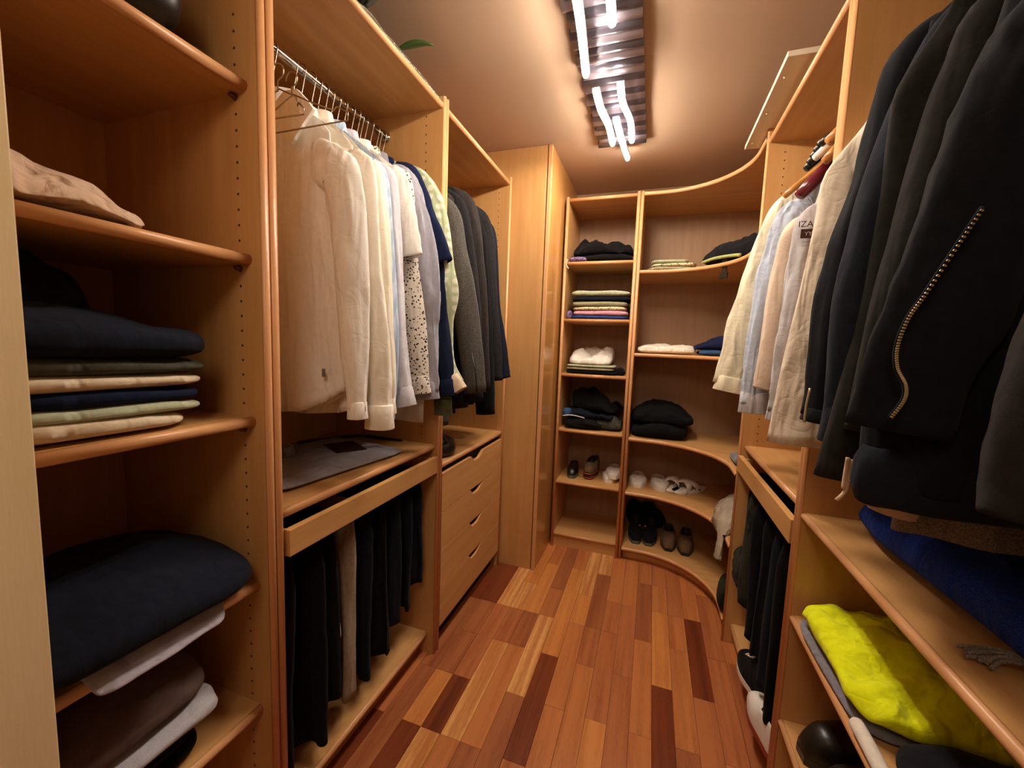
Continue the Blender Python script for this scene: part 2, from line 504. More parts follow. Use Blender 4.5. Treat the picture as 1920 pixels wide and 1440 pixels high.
# ---- L3: hanging over four drawers
L3 = thing('drawer_unit', 'beech wardrobe unit with dark jackets above four drawers, left at the back', 'wardrobe', (-1.1, 1.9, 0), 'beech hanging units')
side_panel(L3, XBK, XF, 1.519, 2.36); side_panel(L3, XBK, XF, 2.290, 2.36)
b = nb(); box(b, (XBK - .012, 1.52, 0), (XBK, 2.308, 2.36)); mesh_obj('back_panel', b, M['beech_z'], L3)
shelf_y(L3, XBK, XF - .002, 1.539, 2.290, 2.338, name='top_board')
shelf_y(L3, XBK, XF - .001, 1.539, 2.290, .868, name='counter_board')
holes(L3, 2.290, (-.905,), .95, 2.3, -1)
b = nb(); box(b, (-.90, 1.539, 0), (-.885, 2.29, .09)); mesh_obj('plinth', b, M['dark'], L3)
rail(L3, -1.105, 2.13, 1.539, 2.290)
dz = [.100, .288, .466, .643, .822]
for k in range(4):
    z0, z1 = dz[k] + .0025, dz[k + 1] - .0025
    yl, yr = 1.542, 2.283
    ym = 1.93
    top = [(yl, z1)]
    dip = .030
    n = 14
    for i in range(n + 1):       # finger cut-out: steep at one end, S-curve at the other
        t = i / n
        yy = ym - .085 + .17 * t
        d = dip * smoothstep(0, .22, t) * (1 - smoothstep(.55, 1, t))
        top.append((yy, z1 - d))
    top.append((yr, z1))
    poly = [(yl, z0)] + top + [(yr, z0)]
    bm = nb(); prism(bm, poly, 'x', -.852, -.836)
    d_ = mesh_obj('drawer', bm, M['beech_y'], L3)
    bm = nb(); box(bm, (-1.33, yl + .01, z0 + .01), (-.853, yr - .01, z0 + .02)); mesh_obj('drawer_tray', bm, M['dark'], d_)
    pr_ = [(a, c) for a, c in top]
    bm = nb()
    rings = [[Vector((-.8525, a, c + .0012)), Vector((-.8355, a, c + .0012)), Vector((-.8355, a, c - .0016)), Vector((-.8525, a, c - .0016))] for a, c in pr_]
    loft(bm, rings, True, True, True); mesh_obj('edge_strip', bm, M['edge_y'], d_)
b = nb(); box(b, (-.87, 1.54, .11), (-.862, 2.288, .84)); mesh_obj('carcass_front', b, M['dark'], L3)  # dark sheet standing in for the shade behind the drawer gaps

# ---- tall boxed column
CO = thing('boxed_column', 'floor-to-ceiling beech boxed column between the drawers and the back shelves', 'cabinet', (-.85, 2.6, 0))
b = nb(); box(b, (-1.38, 2.328, 0), (-.633, 2.346, CEIL - .001), .001); mesh_obj('front_panel', b, M['beech_z'], CO)
b = nb(); box(b, (-.626, 2.338, 0), (-.606, 3.12, CEIL - .001)); sp = mesh_obj('side_panel', b, M['gloss'], CO)
b = nb(); box(b, (-.6275, 2.326, 0), (-.6045, 2.338, CEIL - .001), .003, 3); mesh_obj('edge_strip', b, M['edge_z'], sp)
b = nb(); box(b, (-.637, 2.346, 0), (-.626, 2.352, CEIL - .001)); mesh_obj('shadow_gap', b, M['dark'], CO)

# ---- B1: narrow shelf tower
YB, YBK = 2.68, 3.11
def side_panel_x(p, x0, z1, yf, yb):
    bm = nb(); box(bm, (x0, yf + .007, 0), (x0 + T, yb, z1)); o = mesh_obj('side_panel', bm, M['beech_z'], p)
    prof = [(x0 + T / 2 - T / 2 * math.cos(PI * k / 8), yf + .007 - .009 * math.sin(PI * k / 8)) for k in range(9)]
    bm = nb(); prism(bm, prof, 'z', 0, z1); e = mesh_obj('edge_strip', bm, M['edge_z'], o, True)
    e.data.polygons.foreach_set('use_smooth', [len(pp.vertices) == 4 for pp in e.data.polygons])
    return o
B1 = thing('shelf_unit', 'narrow beech shelf tower at the back, left of the curved corner shelves', 'shelves', (-.35, 2.9, 0), 'open beech shelving units')
side_panel_x(B1, -.590, 2.36, YB, YBK); side_panel_x(B1, -.148, 2.36, YB, YBK)
b = nb(); box(b, (-.59, YBK, 0), (-.128, YBK + .012, 2.36)); mesh_obj('back_panel', b, M['backp'], B1)
B1Z = [1.952, 1.582, 1.218, .838, .473, .098]
for z in B1Z + [2.353]: shelf_x(B1, -.570, -.148, YB + (0.004 if z < 2.3 else 0), YBK, z)
b = nb(); box(b, (-.57, YB + .02, 0), (-.148, YB + .035, .076)); mesh_obj('plinth', b, M['beech_x'], B1)

# ---- B2: curved corner shelves
B2 = thing('corner_shelf_unit', 'beech corner unit whose shelves sweep in a concave curve, back right', 'shelves', (.3, 2.8, 0), 'open beech shelving units')
side_panel_x(B2, -.1265, 2.36, YB, YBK)
XR = .945
b = nb(); box(b, (-.126, YBK, 0), (XR, YBK + .012, 2.36)); mesh_obj('back_panel', b, M['backp'], B2)
b = nb(); box(b, (XR, 2.11, 0), (XR + .012, YBK, 2.36)); mesh_obj('back_panel', b, M['backp'], B2)
side_panel(B2, XR, .418, 2.108, 2.36, front=-1)
arc = [Vector((-.1065, YB, 0)), Vector((-.05, YB, 0))]
for k in range(0, 25):
    a = PI / 2 * (1 - k / 24); arc.append(Vector((-.005 + .425 * math.cos(a), 2.255 + .425 * math.sin(a), 0)))
arc += [Vector((.42, 2.18, 0)), Vector((.42, 2.128, 0))]
B2Z = [1.886, 1.372, .826, .466, .086]
def curved(p, ztop, t=.022):
    poly = [(v.x, v.y) for v in arc] + [(XR, 2.128), (XR, YBK), (-.1065, YBK)]
    bm = nb(); prism(bm, poly, 'z', ztop - t, ztop); o = mesh_obj('shelf', bm, M['beech_x'], p)
    rings = []
    for i, v in enumerate(arc):
        d = (arc[min(i + 1, len(arc) - 1)] - arc[max(i - 1, 0)]).normalized(); nrm = Vector((d.y, -d.x, 0))
        nrm = -nrm if nrm.dot(Vector((0, 2.2, 0)) + Vector((0, 0, 0)) - v) < 0 else nrm
        rings.append([v + nrm * .008 * math.sin(PI * k / 6) + Vector((0, 0, ztop - t / 2 - t / 2 * math.cos(PI * k / 6))) for k in range(7)])
    bm = nb(); loft(bm, rings, False); mesh_obj('edge_strip', bm, M['edge_x'], o, True)
    return o
for z in B2Z + [2.353]: curved(B2, z)
pl = [v + Vector((.022, .022, 0)) * smoothstep(-.2, .1, v.x) + Vector((0, .02, 0)) * (1 - smoothstep(-.2, .1, v.x)) for v in arc[:-3]]
bm = nb(); loft(bm, [[v, v + Vector((0, 0, .064)), v + Vector((.01, .012, .064)), v + Vector((.01, .012, 0))] for v in pl], True, True, True)
mesh_obj('plinth', bm, M['beech_x'], B2, True)

# ---- R1: right hanging unit with pull-out rack
XRF = .412
R1 = thing('wardrobe_unit', 'beech hanging wardrobe on the right with a pull-out rack of black trousers', 'wardrobe', (.68, 1.7, 0), 'beech hanging units')
side_panel(R1, XR, XRF, 2.085, 2.36, front=-1); side_panel(R1, XR, XRF, 1.296, 2.36, front=-1)
b = nb(); box(b, (XR, 1.3, 0), (XR + .012, 2.1, 2.36)); mesh_obj('back_panel', b, M['beech_z'], R1)
shelf_y(R1, XR, XRF + .002, 1.316, 2.085, 2.325, front=-1, name='top_board')
shelf_y(R1, XR, .432, 1.316, 2.085, .975, front=-1)
shelf_y(R1, XR, .44, 1.316, 2.085, .10, front=-1, name='bottom_board')
holes(R1, 2.085, (.48,), 1.0, 2.28, -1)
b = nb(); box(b, (.475, 1.316, 0), (.49, 2.085, .076)); mesh_obj('plinth', b, M['beech_y'], R1)
b = nb(); box(b, (.408, 1.322, .857), (.428, 2.078, .928), .0015, 2); pr = mesh_obj('pull_out_front', b, M['beech_y'], R1)
for yy in (1.324, 2.062):
    b = nb(); box(b, (.428, yy, .872), (.90, yy + .014, .915)); mesh_obj('runner', b, M['edge_y'], pr)
rail(R1, .68, 2.21, 1.316, 2.085)
# white board lying on top, jutting into the aisle
b = nb(); box(b, (.352, 1.615, 2.361), (.60, 2.265, 2.379), .001); wb = mesh_obj('loose_board', b, M['whiteboard'])
wb['label'] = 'loose off-white board lying on top of the right wardrobe, jutting into the aisle'; wb['category'] = 'board'
for yy in (1.72, 1.95, 2.2):
    b = nb(); tube(b, [(.372, yy, 2.3605), (.372, yy, 2.358), (.372, yy, 2.354)], [.004, .004, .002], 8); mesh_obj('screw_head', b, M['brass'], wb)

# ---- R2: near right unit
R2 = thing('wardrobe_unit', 'beech unit nearest on the right, dark jackets over three shelves', 'wardrobe', (.68, .8, 0), 'beech hanging units')
side_panel(R2, XR, XRF, 1.2755, 2.36, front=-1); side_panel(R2, XR, XRF, .16, 2.36, front=-1)
b = nb(); box(b, (XR, .16, 0), (XR + .012, 1.29, 2.36)); mesh_obj('back_panel', b, M['beech_z'], R2)
shelf_y(R2, XR, XRF + .002, .18, 1.2755, 2.345, front=-1, name='top_board')
for z in (.970, .672, .352, .09): shelf_y(R2, XR, .415, .18, 1.2755, z, front=-1, t=.02)
rail(R2, .68, 2.21, .18, 1.2755)

# =================================================================== CEILING LAMP
M['lampplate'] = plain('lamp_metal', 'A8A0AC', .4, .5)
M['lampplate2'] = plain('lamp_metal_dark', '6A6672', .4, .5)
def emis(name, rgb, s):
    m = bpy.data.materials.new(name); m.use_nodes = True; nt = m.node_tree
    b_ = nt.nodes['Principled BSDF']; b_.inputs['Base Color'].default_value = (.8, .8, .8, 1)
    b_.inputs['Emission Color'].default_value = rgb + (1,); b_.inputs['Emission Strength'].default_value = s
    return m
M['led'] = emis('led_glow', LAMP_RGB, LAMP_STRENGTH)
LA = thing('ceiling_lamp', 'long ceiling lamp with wavy glowing bars over ribbed grey metal', 'lamp', (-.22, 1.7, CEIL))
x0, x1 = -.352, -.104
y = 1.02; k = 0
while y < 2.37:
    d = .046
    bm = nb()
    n = 6
    pts = []
    for i in range(n + 1):
        t = i / n
        pts.append((y + d * t * 1.05, 2.512 - .010 * math.sin(PI * t)))
    poly = pts + [(y + d * 1.05, 2.527), (y, 2.527)]
    sx0 = x0 + .008 * math.sin(k * 2.1) + (.003 if k % 2 else 0)
    prism(bm, poly, 'x', sx0, x1)
    mesh_obj('rib', bm, M['lampplate' if k % 2 == 0 else 'lampplate2'], LA, True)
    y += d; k += 1
b = nb(); box(b, (x0 + .02, 1.03, 2.515), (x1 - .01, 2.37, CEIL - .0005)); mesh_obj('housing', b, M['lampplate'], LA)
bars = [
    [(-.285, 1.02), (-.290, 1.3), (-.300, 1.48), (-.318, 1.69)],
    [(-.175, 1.02), (-.188, 1.25), (-.196, 1.46)],
    [(-.294, 1.80), (-.291, 1.95), (-.272, 2.09), (-.268, 2.27)],
    [(-.194, 1.785), (-.193, 1.916), (-.169, 2.075), (-.171, 2.262)],
    [(-.233, 2.04), (-.229, 2.14), (-.222, 2.24), (-.203, 2.46)],
]
for q in bars:
    pts = spline([(a, c, 2.462) for a, c in q], 18)
    bm = nb(); tube(bm, pts, .0115, 10); t_ = mesh_obj('light_bar', bm, M['led'], LA, True)
    m_ = pts[len(pts) // 2]
    rings = []
    for i, p in enumerate(pts):
        d = (pts[min(i + 1, 17)] - pts[max(i - 1, 0)]).normalized(); nn = Vector((d.y, -d.x, 0))
        rings.append([p + nn * -.0150 + Vector((0, 0, .002)), p + nn * -.0150 + Vector((0, 0, .0155)), p + nn * .0150 + Vector((0, 0, .0155)), p + nn * .0150 + Vector((0, 0, .002)), p + nn * .0135 + Vector((0, 0, .002)), p + nn * .0135 + Vector((0, 0, .014)), p + nn * -.0135 + Vector((0, 0, .014)), p + nn * -.0135 + Vector((0, 0, .002))])
    bm = nb(); loft(bm, rings, True, True, True); mesh_obj('channel', bm, M['lampplate'], t_)  # shield added over each bar to keep its light off the ceiling
    bm = nb(); tube(bm, [m_ + Vector((0, 0, .01)), m_ + Vector((0, 0, .03)), m_ + Vector((0, 0, .052))], .004, 6); mesh_obj('stem', bm, M['lampplate'], t_)

# =================================================================== CLOTH BUILDERS
def nz(*a): return noise.noise(Vector((tuple(a) + (0, 0))[:3]))


C = {}
def cl(key, *a, **k):
    if key not in C: C[key] = cloth(key, *a, **k)
    return C[key]


cl('cream', 'E8E0D4', 'EEE8DE'); cl('cream2', 'E6DECC', 'ECE4D4'); cl('ivory', 'E4DCC6', 'EAE2D0')
cl('ltblue', '9FB2C8', 'B4C4D6', pattern='stripe'); cl('lav', 'BDBAC2', 'CBC8CE'); cl('white', 'E2DCD0', 'EAE6DC')
cl('floral', '2E2A2A', 'D8D0C2', pattern='floral'); cl('greylav', '8C8A94', '9A98A2'); cl('slate', '44434A', '504E56')
cl('navy', '151C38', '1C2444', wrinkle=.16); cl('navy2', '10162C', '182038', wrinkle=.16); cl('green', 'A8B08C', 'D0D2BC', pattern='plaid')
cl('olive', '4A4C34', '5C5E42'); cl('tweed', '383633', '64605A', pattern='tweed', rough=.95, wrinkle=.16); cl('char', '1D1B1D', '282628', wrinkle=.16)
cl('char2', '2A2625', '352F2D', wrinkle=.16); cl('black', '0C0B0B', '141313', wrinkle=.16); cl('blackw', '100F10', '1B1A1C', pattern='tweed', wrinkle=.16)
cl('navyj', '12151F', '1A1E2A', wrinkle=.16); cl('taupe', '857260', '95826E'); cl('jean', '0C0F17', '171C26', pattern='tweed', wrinkle=.16)
cl('blue2', 'A4AEC0', 'B8C0D0', wrinkle=.6); cl('cream3', 'DCD2B2', 'E6DCC0', wrinkle=.6); cl('linen', 'D2C2AC', 'DCCEB8', wrinkle=.5, weave=600)
cl('greyw', 'A8A4A6', 'B8B4B4', wrinkle=.5); cl('pinkish', 'C8B09A', 'D0BAA4')
cl('jblack', '101014', '18181D', sheen=.3, wrinkle=.16); cl('jnavy', '12141C', '1B1E28', sheen=.3, wrinkle=.16); cl('jchar', '1A1917', '25231F', sheen=.3, wrinkle=.16)
cl('royal', '122670', '22409C', pattern='tweed', wrinkle=.5); cl('lime', 'CFD808', 'DEE610', wrinkle=.42, wscale=9, sheen=.05)
cl('greywool', '5E554E', '8A8078', pattern='tweed'); cl('khaki', '8C8668', '9E987A'); cl('sage', 'A2A88A', 'B0B498')
cl('pink', 'C890A0', 'D4A0AC'); cl('print', '2A281E', 'D8D0A8', pattern='floral'); cl('blue', '2A3C74', '35498A')
cl('purple', '2E2238', '7A6890', pattern='floral'); cl('terry', 'D2C6B8', 'DED4C8', weave=500, wrinkle=.05, wscale=30)
cl('camo', '1B1C14', '2C2D20', pattern='camo'); cl('beige', 'C4A488', 'D0B296', wrinkle=.6); cl('greyg', '3C3A30', '4A473C')
cl('creamt', 'CDB99A', 'D8C6AA'); cl('lime2', '8C9454', '9CA464'); cl('lavc', '9C949E', 'AAA2AC'); cl('taupe2', '57463E', '62504A', wrinkle=.16)
cl('greyk', 'A6A4AA', 'B4B2B8', pattern='tweed', wrinkle=.16); cl('greysh', '6C6870', '7A767E'); cl('suede', '5A4632', '7A624A', pattern='tweed', wrinkle=.1)
cl('greyfs', '8E8A92', '9C98A0'); cl('denim', '2C4668', '3A5880'); cl('wlining', 'CFC8BC')
cl('slipper', 'D8CEC2', 'E2DACE', weave=400, wrinkle=.1)


def sheet(bm, xr, y, s, zn, sh, zs, hw, zh, th, seed, fold=.009, kf=3.2, hemc=0.0, dx=0, dy=0, N=64, Mz=34, neck=.07, mid=None):
    """hanging body of a garment: closed around, open at the hem, with a turned-up inner rim"""
    rings = []
    rows = [j / (Mz - 1) for j in range(Mz)]
    for j, t in enumerate(rows + [1.0, .93]):
        inner = j >= Mz
        ring = []
        ws = sh + (hw - sh) * smoothstep(0, .22 if mid is None else mid, t)
        ws *= 1 + .02 * math.sin(t * 5 + seed)
        tt = th * (.35 + .65 * smoothstep(0, .3, t)) * (1 + .25 * t)
        if inner: ws -= .004; tt -= .003
        for k in range(N):
            a = 2 * PI * k / N; c = math.cos(a); q = math.sin(a)
            u = math.copysign(abs(c) ** .75, c); v = math.copysign(abs(q) ** .8, q)
            au = abs(u)
            zt = zn - (zn - zs) * max(0, (au - neck / sh)) / (1 - neck / sh) if au * sh > neck else zn
            zt -= .012 * smoothstep(.85, 1, au)
            zb = zh + hemc * (au ** 2.2) + .006 * nz(u * 3, seed)
            z = zt + (zb - zt) * t
            amp = fold * smoothstep(.05, .9, t)
            wv = amp * (math.sin(2 * PI * kf * u * .5 + seed * 2.1 + 1.8 * nz(u * 1.3, t * 1.6, seed)) + .9 * nz(u * 4.2, t * 1.1, seed + 4) + .35 * nz(u * 10, t * 5, seed + 9))
            wv += .003 * nz(u * 7, t * 12, seed + 2)
            X = xr + s * (u * ws + dx * t * t + .008 * nz(t * 3, seed, 1) * t)
            ring.append(Vector((X, y + v * tt + wv + dy * t * t, z)))
        rings.append(ring)
    loft(bm, rings, True, True, False)
    return rings


def sleeve_bm(bm, path, rn, rv, seed, wr=.10, n=34, seg=36, freq=14, rim=True, axis=Vector((0, 1, 0))):
    P_ = spline(path, seg)
    rings = []
    for i, p in enumerate(P_):
        t = i / (seg - 1)
        d = (P_[min(i + 1, seg - 1)] - P_[max(i - 1, 0)]).normalized()
        bn = (axis - d * d.dot(axis)).normalized(); nn = d.cross(bn)
        def itp(L):
            f = t * (len(L) - 1); k = min(int(f), len(L) - 2); f -= k; f = f * f * (3 - 2 * f); return L[k] * (1 - f) + L[k + 1] * f
        a, b_ = itp(rn), itp(rv)
        ring = []
        for k in range(n):
            th = 2 * PI * k / n
            w_ = 1 + wr * 1.3 * math.sin(2 * th + seed * 1.7 + 3 * nz(t * 2, seed)) * smoothstep(0, .3, t) * .6 + wr * nz(math.cos(th) * 1.6, math.sin(th) * 1.6, t * freq * .35 + seed) + wr * .8 * nz(math.cos(th) * 2.5, math.sin(th) * 2.5 + t * 2, seed + t * freq)
            fl = 1 + wr * .45 * math.sin(3 * th + seed + t * 4) + wr * .55 * math.sin(6 * th + seed * 2 + 2.5 * nz(t * 3, seed)) * smoothstep(.15, .5, t)
            ring.append(p + nn * a * math.cos(th) * w_ * fl + bn * b_ * math.sin(th) * w_)
        rings.append(ring)
    if rim:
        c = sum(rings[-1], Vector()) / n
        rings.append([c + (v - c) * .88 for v in rings[-1]])
        up = P_[-3] - P_[-1]
        rings.append([v + up * .7 for v in rings[-1]])
    loft(bm, rings, True, True, False)
    return P_


def collar_bm(bm, xr, y, s, zn, r=.07, ry=.032, hgt=.035, fall=.05, seed=0, spread=.012):
    n = 28; rings = []
    for i in range(n + 1):
        a = -PI / 2 + .22 + (2 * PI - .44) * i / n      # opening faces the room's near end
        c, q = math.cos(a), math.sin(a)
        base = Vector((xr + s * r * c, y + ry * q, zn - .012))
        out = Vector((s * c, q * .6, 0)).normalized()
        tip = 1 + .5 * (smoothstep(.8, 1, i / n) + smoothstep(.2, 0, i / n))
        top = base + Vector((0, 0, hgt)) + out * .002
        rings.append([base, top, top + out * .005 + Vector((0, 0, -.002)), top + out * (spread + .004) + Vector((0, 0, -fall * tip)), top + out * spread + Vector((0, 0, -fall * tip + .001)), base + out * .004])
    loft(bm, rings, True, True, True)


def cuff_bm(bm, P_, rn, rv, L=.055, n=20, axis=Vector((0, 1, 0))):
    p1 = P_[-1]; d = (P_[-1] - P_[-3]).normalized(); p0 = p1 - d * (L * .55)
    bn = (axis - d * d.dot(axis)).normalized(); nn = d.cross(bn)
    rings = []
    for q, f in ((p0, .97), (p0 + d * .003, 1.04), (p0 + d * L * .5, 1.06), (p0 + d * L * .97, 1.12), (p0 + d * L, 1.10), (p0 + d * L, 1.03), (p0 + d * L * .3, .93)):
        rings.append([q + nn * rn * f * math.copysign(abs(math.cos(2 * PI * k / n)) ** .8, math.cos(2 * PI * k / n)) + bn * rv * f * math.sin(2 * PI * k / n) for k in range(n)])
    loft(bm, rings, True, True, False)


gcount = [0]
def shirt(name, label, cat, mat, y, s=1, xr=None, zn=2.10, sh=.215, zs=2.0, hw=.25, zh=1.22, th=.024, sleeve=None, cuff=None, elbow=None,
          rn=(.065, .056, .048, .036), rv=(.032, .034, .030, .022), collar=True, fold=.013, hemc=.03, seed=None, group=None, cuffm=None, cuffL=.066, dx=0, dy=0, kf=3.2, wr=.10, body=True, mid=None, edges=None, ye=None, neck=.07, axis=Vector((0, 1, 0)), cuffr=None):
    gcount[0] += 1
    seed = gcount[0] * 3.7 if seed is None else seed
    xr = (-1.105 if s > 0 else .68) if xr is None else xr
    t = thing(name, label, cat, (xr, y, zh), group)
    bm = nb(); sheet(bm, xr, y, s, zn, sh, zs, hw, zh, th, seed, fold, kf, hemc, dx, dy, mid=mid, neck=neck)
    bd = mesh_obj('body', bm, mat, t, True)
    if sleeve:
        tip = Vector((xr + s * (sh - .05), y, zs - rn[0] * .9 + .008))
        tip2 = Vector((xr + s * (sh - .012), y, zs - rn[0] * .9 - .05))
        cu = Vector(cuff) if cuff is not None else Vector((0, 0, 0))
        el = Vector(elbow) if elbow is not None else (tip2 * .45 + cu * .55) + Vector((s * .012, 0, 0))
        if edges:
            m_ = len(edges); cc = []
            for i_, (ex, ey) in enumerate(edges):
                f_ = i_ / (m_ - 1); g_ = f_ * (len(rn) - 1); k_ = min(int(g_), len(rn) - 2); rr_ = rn[k_] + (rn[k_ + 1] - rn[k_]) * (g_ - k_)
                cc.append(aty(ex, ey, ye or y) - Vector((s * rr_ * (1.0 if i_ else .95), 0, 0)))
            cc[0].z -= rn[0] * .6
            path = [Vector((cc[0].x - s * .075, y, cc[0].z + .030))] + cc
        else: path = [tip, tip2, tip2 * .5 + el * .5 + Vector((s * .006, 0, 0)), el, el * .45 + cu * .55, cu]
        rv = (rv[0] * .45,) + tuple(rv[1:]) if len(rv) > 4 else (rv[0] * .5, rv[0]) + tuple(rv[1:])
        bm = nb(); P_ = sleeve_bm(bm, path, rn, rv, seed, wr, axis=axis)
        sl = mesh_obj('sleeve', bm, mat, t, True)
        if sleeve == 'long' and cuffL:
            f = cuffr or (1.03, 1.08)
            bm = nb(); cuff_bm(bm, P_, rn[-1] * f[0], rv[-1] * f[1], cuffL, axis=axis); mesh_obj('cuff', bm, cuffm or mat, sl, True)
    # far sleeve, hanging inside the wardrobe
    if sleeve:
        a = Vector((xr - s * (sh - .045), y, zs - .01)); b_ = Vector((xr - s * (sh - .01), y + .004, zs - .09))
        e = Vector((xr - s * (sh + .005), y + .012, zs - .38)); e2 = Vector((xr - s * (sh - .01), y, zs - (.62 if sleeve == 'long' else .42)))
        if sleeve == 'short': e = Vector((xr - s * (sh + .02), y, zs - .16)); e2 = Vector((xr - s * (sh + .02), y, zs - .24))
        bm = nb(); sleeve_bm(bm, [a, b_, e, e2], (.07, .055, .042), (.026, .028, .02), seed + 5, wr, n=14, seg=14)
        mesh_obj('sleeve', bm, mat, t, True)
    if collar:
        bm = nb(); collar_bm(bm, xr, y, s, zn, seed=seed); mesh_obj('collar', bm, mat, t, True)
    return t, bd


# ---------------------------------------------------------------- folded clothes
def folded(name, label, cat, mat, cx, cy, z, w_, d_, h, rot=0, layers=2, seed=None, group=None, bump=.2, crown=.15, e=.32, groove=.035, ragged=.05, side=.55, tiltx=0, tilty=0, N=64, MM=26, parent=None, droop=None):
    gcount[0] += 1
    seed = gcount[0] * 2.3 if seed is None else seed
    rings = []
    cr, sr = math.cos(rot), math.sin(rot)
    for j in range(MM):
        f = j / (MM - 1); ph = -PI / 2 + PI * f
        r = abs(math.cos(ph)) ** side; zz = .5 + .5 * math.copysign(abs(math.sin(ph)) ** .7, math.sin(ph))
        if j in (0, MM - 1): r = .02
        ring = []
        for k in range(N):
            a = 2 * PI * k / N; c, q = math.cos(a), math.sin(a)
            ux = math.copysign(abs(c) ** e, c); uy = math.copysign(abs(q) ** e, q)
            g = 1 - groove * (1 - abs(math.sin(PI * layers * zz))) ** 3 * (1 if r > .6 else 0)
            g *= 1 + ragged * nz(ux * 1.7, uy * 1.7, seed + zz * layers * .8) + .3 * ragged * nz(ux * 5, uy * 5, seed + zz * 4)
            X = ux * r * w_ / 2 * g; Y = uy * r * d_ / 2 * g
            rad2 = (X / (w_ / 2)) ** 2 * .6 + (Y / (d_ / 2)) ** 2 * .4
            Z = h * zz * (1 - crown * rad2)
            Z += h * bump * zz * (nz(X * 9, Y * 9, seed) + .5 * nz(X * 24, Y * 24, seed + 3)) * (1 if zz > .3 else .4)
            Z += zz * (tiltx * X + tilty * Y)
            Z = max(Z, 0)
            px, py = cx + X * cr - Y * sr, cy + X * sr + Y * cr
            p = Vector((px, py, z + Z + .0005))
            if droop: p = droop(p)
            ring.append(p)
        rings.append(ring)
    bm = nb(); loft(bm, rings, True, True, True)
    o = mesh_obj(name, bm, mat, parent, True)
    if parent is None:
        # the mesh is in world space; put the origin at its base
        o.location = (cx, cy, z)
        for v in o.data.vertices: v.co -= Vector((cx, cy, z))
        WORLD[o.name] = Vector((cx, cy, z))
        o['label'] = label; o['category'] = cat
        if group: o['group'] = group
    return o


def free_mesh(name, label, cat, bm, mat, smooth=True, group=None, loc=None):
    c = loc or (sum((v.co for v in bm.verts), Vector()) / max(1, len(bm.verts)))
    c = Vector(c)
    for v in bm.verts: v.co -= c
    o = mesh_obj(name, bm, mat, None, smooth); o.location = c; WORLD[o.name] = c
    o['label'] = label; o['category'] = cat
    if group: o['group'] = group
    return o


# =================================================================== LEFT RAIL: SHIRTS
G = 'shirts on the left rail'
XL = -1.105
s1t, _ = shirt('shirt', 'cream-white long-sleeved shirt hanging nearest, its whole front showing', 'shirt', C['cream'], .965, sh=.205, zs=1.99, zn=2.085, hw=.245, zh=1.165, hemc=.075, th=.028,
      sleeve='long', edges=[(655,282),(676,335),(684,433),(689,600),(688,700),(684,772)], ye=.955, rn=(.07, .058, .046, .026), rv=(.034, .036, .032, .022), group=G, fold=.012, kf=2.3, cuffL=.05)
flap = [(556, 166), (572, 184), (585, 202), (567, 238), (549, 270), (520, 252), (505, 225), (515, 190), (535, 172)]
bm = nb(); fr_ = [aty(a_, c_, .922) + Vector((0, .006 * math.sin(i * 1.3), 0)) for i, (a_, c_) in enumerate(flap)]
loft(bm, [[v + Vector((0, .010, 0)) for v in fr_], [v + Vector((0, .004, 0)) for v in fr_], fr_], True, True, True)
bmesh.ops.triangulate(bm, faces=[f for f in bm.faces if len(f.verts) > 4]); mesh_obj('collar_flap', bm, C['cream'], s1t)
q_ = aty(607, 699, .932)
bm = nb(); box(bm, (q_.x - .006, .930, q_.z - .012), (q_.x + .006, .933, q_.z + .012), .0008); mesh_obj('tag', bm, C['greysh'], s1t)
shirt('shirt', 'cream shirt with the wide folded cuff hanging lowest, second on the left rail', 'shirt', C['cream2'], 1.04, zs=1.985, zn=2.08, hw=.25, zh=1.15, sleeve='long',
      edges=[(688,296),(703,335),(713,470),(724,600),(731,700),(730,785)], ye=1.03, rn=(.065, .056, .046, .036), rv=(.032, .034, .030, .024), group=G, cuffr=(1.2, 1.25), cuffL=.075)
shirt('shirt', 'ivory shirt with a small gathered cuff behind the lowest-hanging cream cuff', 'shirt', C['ivory'], 1.105, zs=1.985, hw=.25, zh=1.2, sleeve='long',
      edges=[(706,300),(717,330),(729,469),(734,617),(740,720),(738,760)], ye=1.09, group=G, rn=(.06, .05, .042, .026))
shirt('shirt', 'pale blue striped shirt, a narrow strip between the ivory and lavender shirts', 'shirt', C['ltblue'], 1.165, zs=1.985, hw=.25, zh=1.2, sleeve='long',
      edges=[(716,305),(728,340),(737,469),(743,600),(743,700),(737,770)], ye=1.14, group=G, rn=(.06, .05, .04, .026))
shirt('shirt', 'pale lavender-white shirt with its flared open cuff beside the floral shirt', 'shirt', C['lav'], 1.225, zs=1.985, hw=.25, zh=1.24, sleeve='long',
      edges=[(732,312),(743,345),(751,469),(758,600),(768,700),(775,748)], ye=1.20, group=G, rn=(.06, .05, .042, .036))
shirt('shirt', 'white short-sleeved shirt with a crisp wide sleeve end', 'shirt', C['white'], 1.295, zs=2.0, hw=.25, zh=1.16, sleeve='short',
      edges=[(750,318),(764,350),(776,410),(785,450),(792,484)], ye=1.27, group=G, rn=(.06, .062, .068, .074), rv=(.03, .03, .026, .022), wr=.05)
shirt('shirt', 'white long-sleeved shirt with a small dark floral print', 'shirt', C['floral'], 1.345, zs=1.995, hw=.24, zh=1.25, sleeve='long',
      edges=[(760,322),(772,350),(783,480),(794,580),(802,680),(804,725)], ye=1.31, group=G, rn=(.055, .05, .048, .036))
shirt('shirt', 'grey-lavender shirt with a bent rumpled elbow and hanging cuff', 'shirt', C['greylav'], 1.395, zs=2.0, hw=.25, zh=1.27, sleeve='long',
      edges=[(776,318),(792,360),(807,415),(821,510),(826,560),(817,610),(820,700),(820,735)], ye=1.35, group=G, rn=(.065, .062, .056, .044), wr=.16)
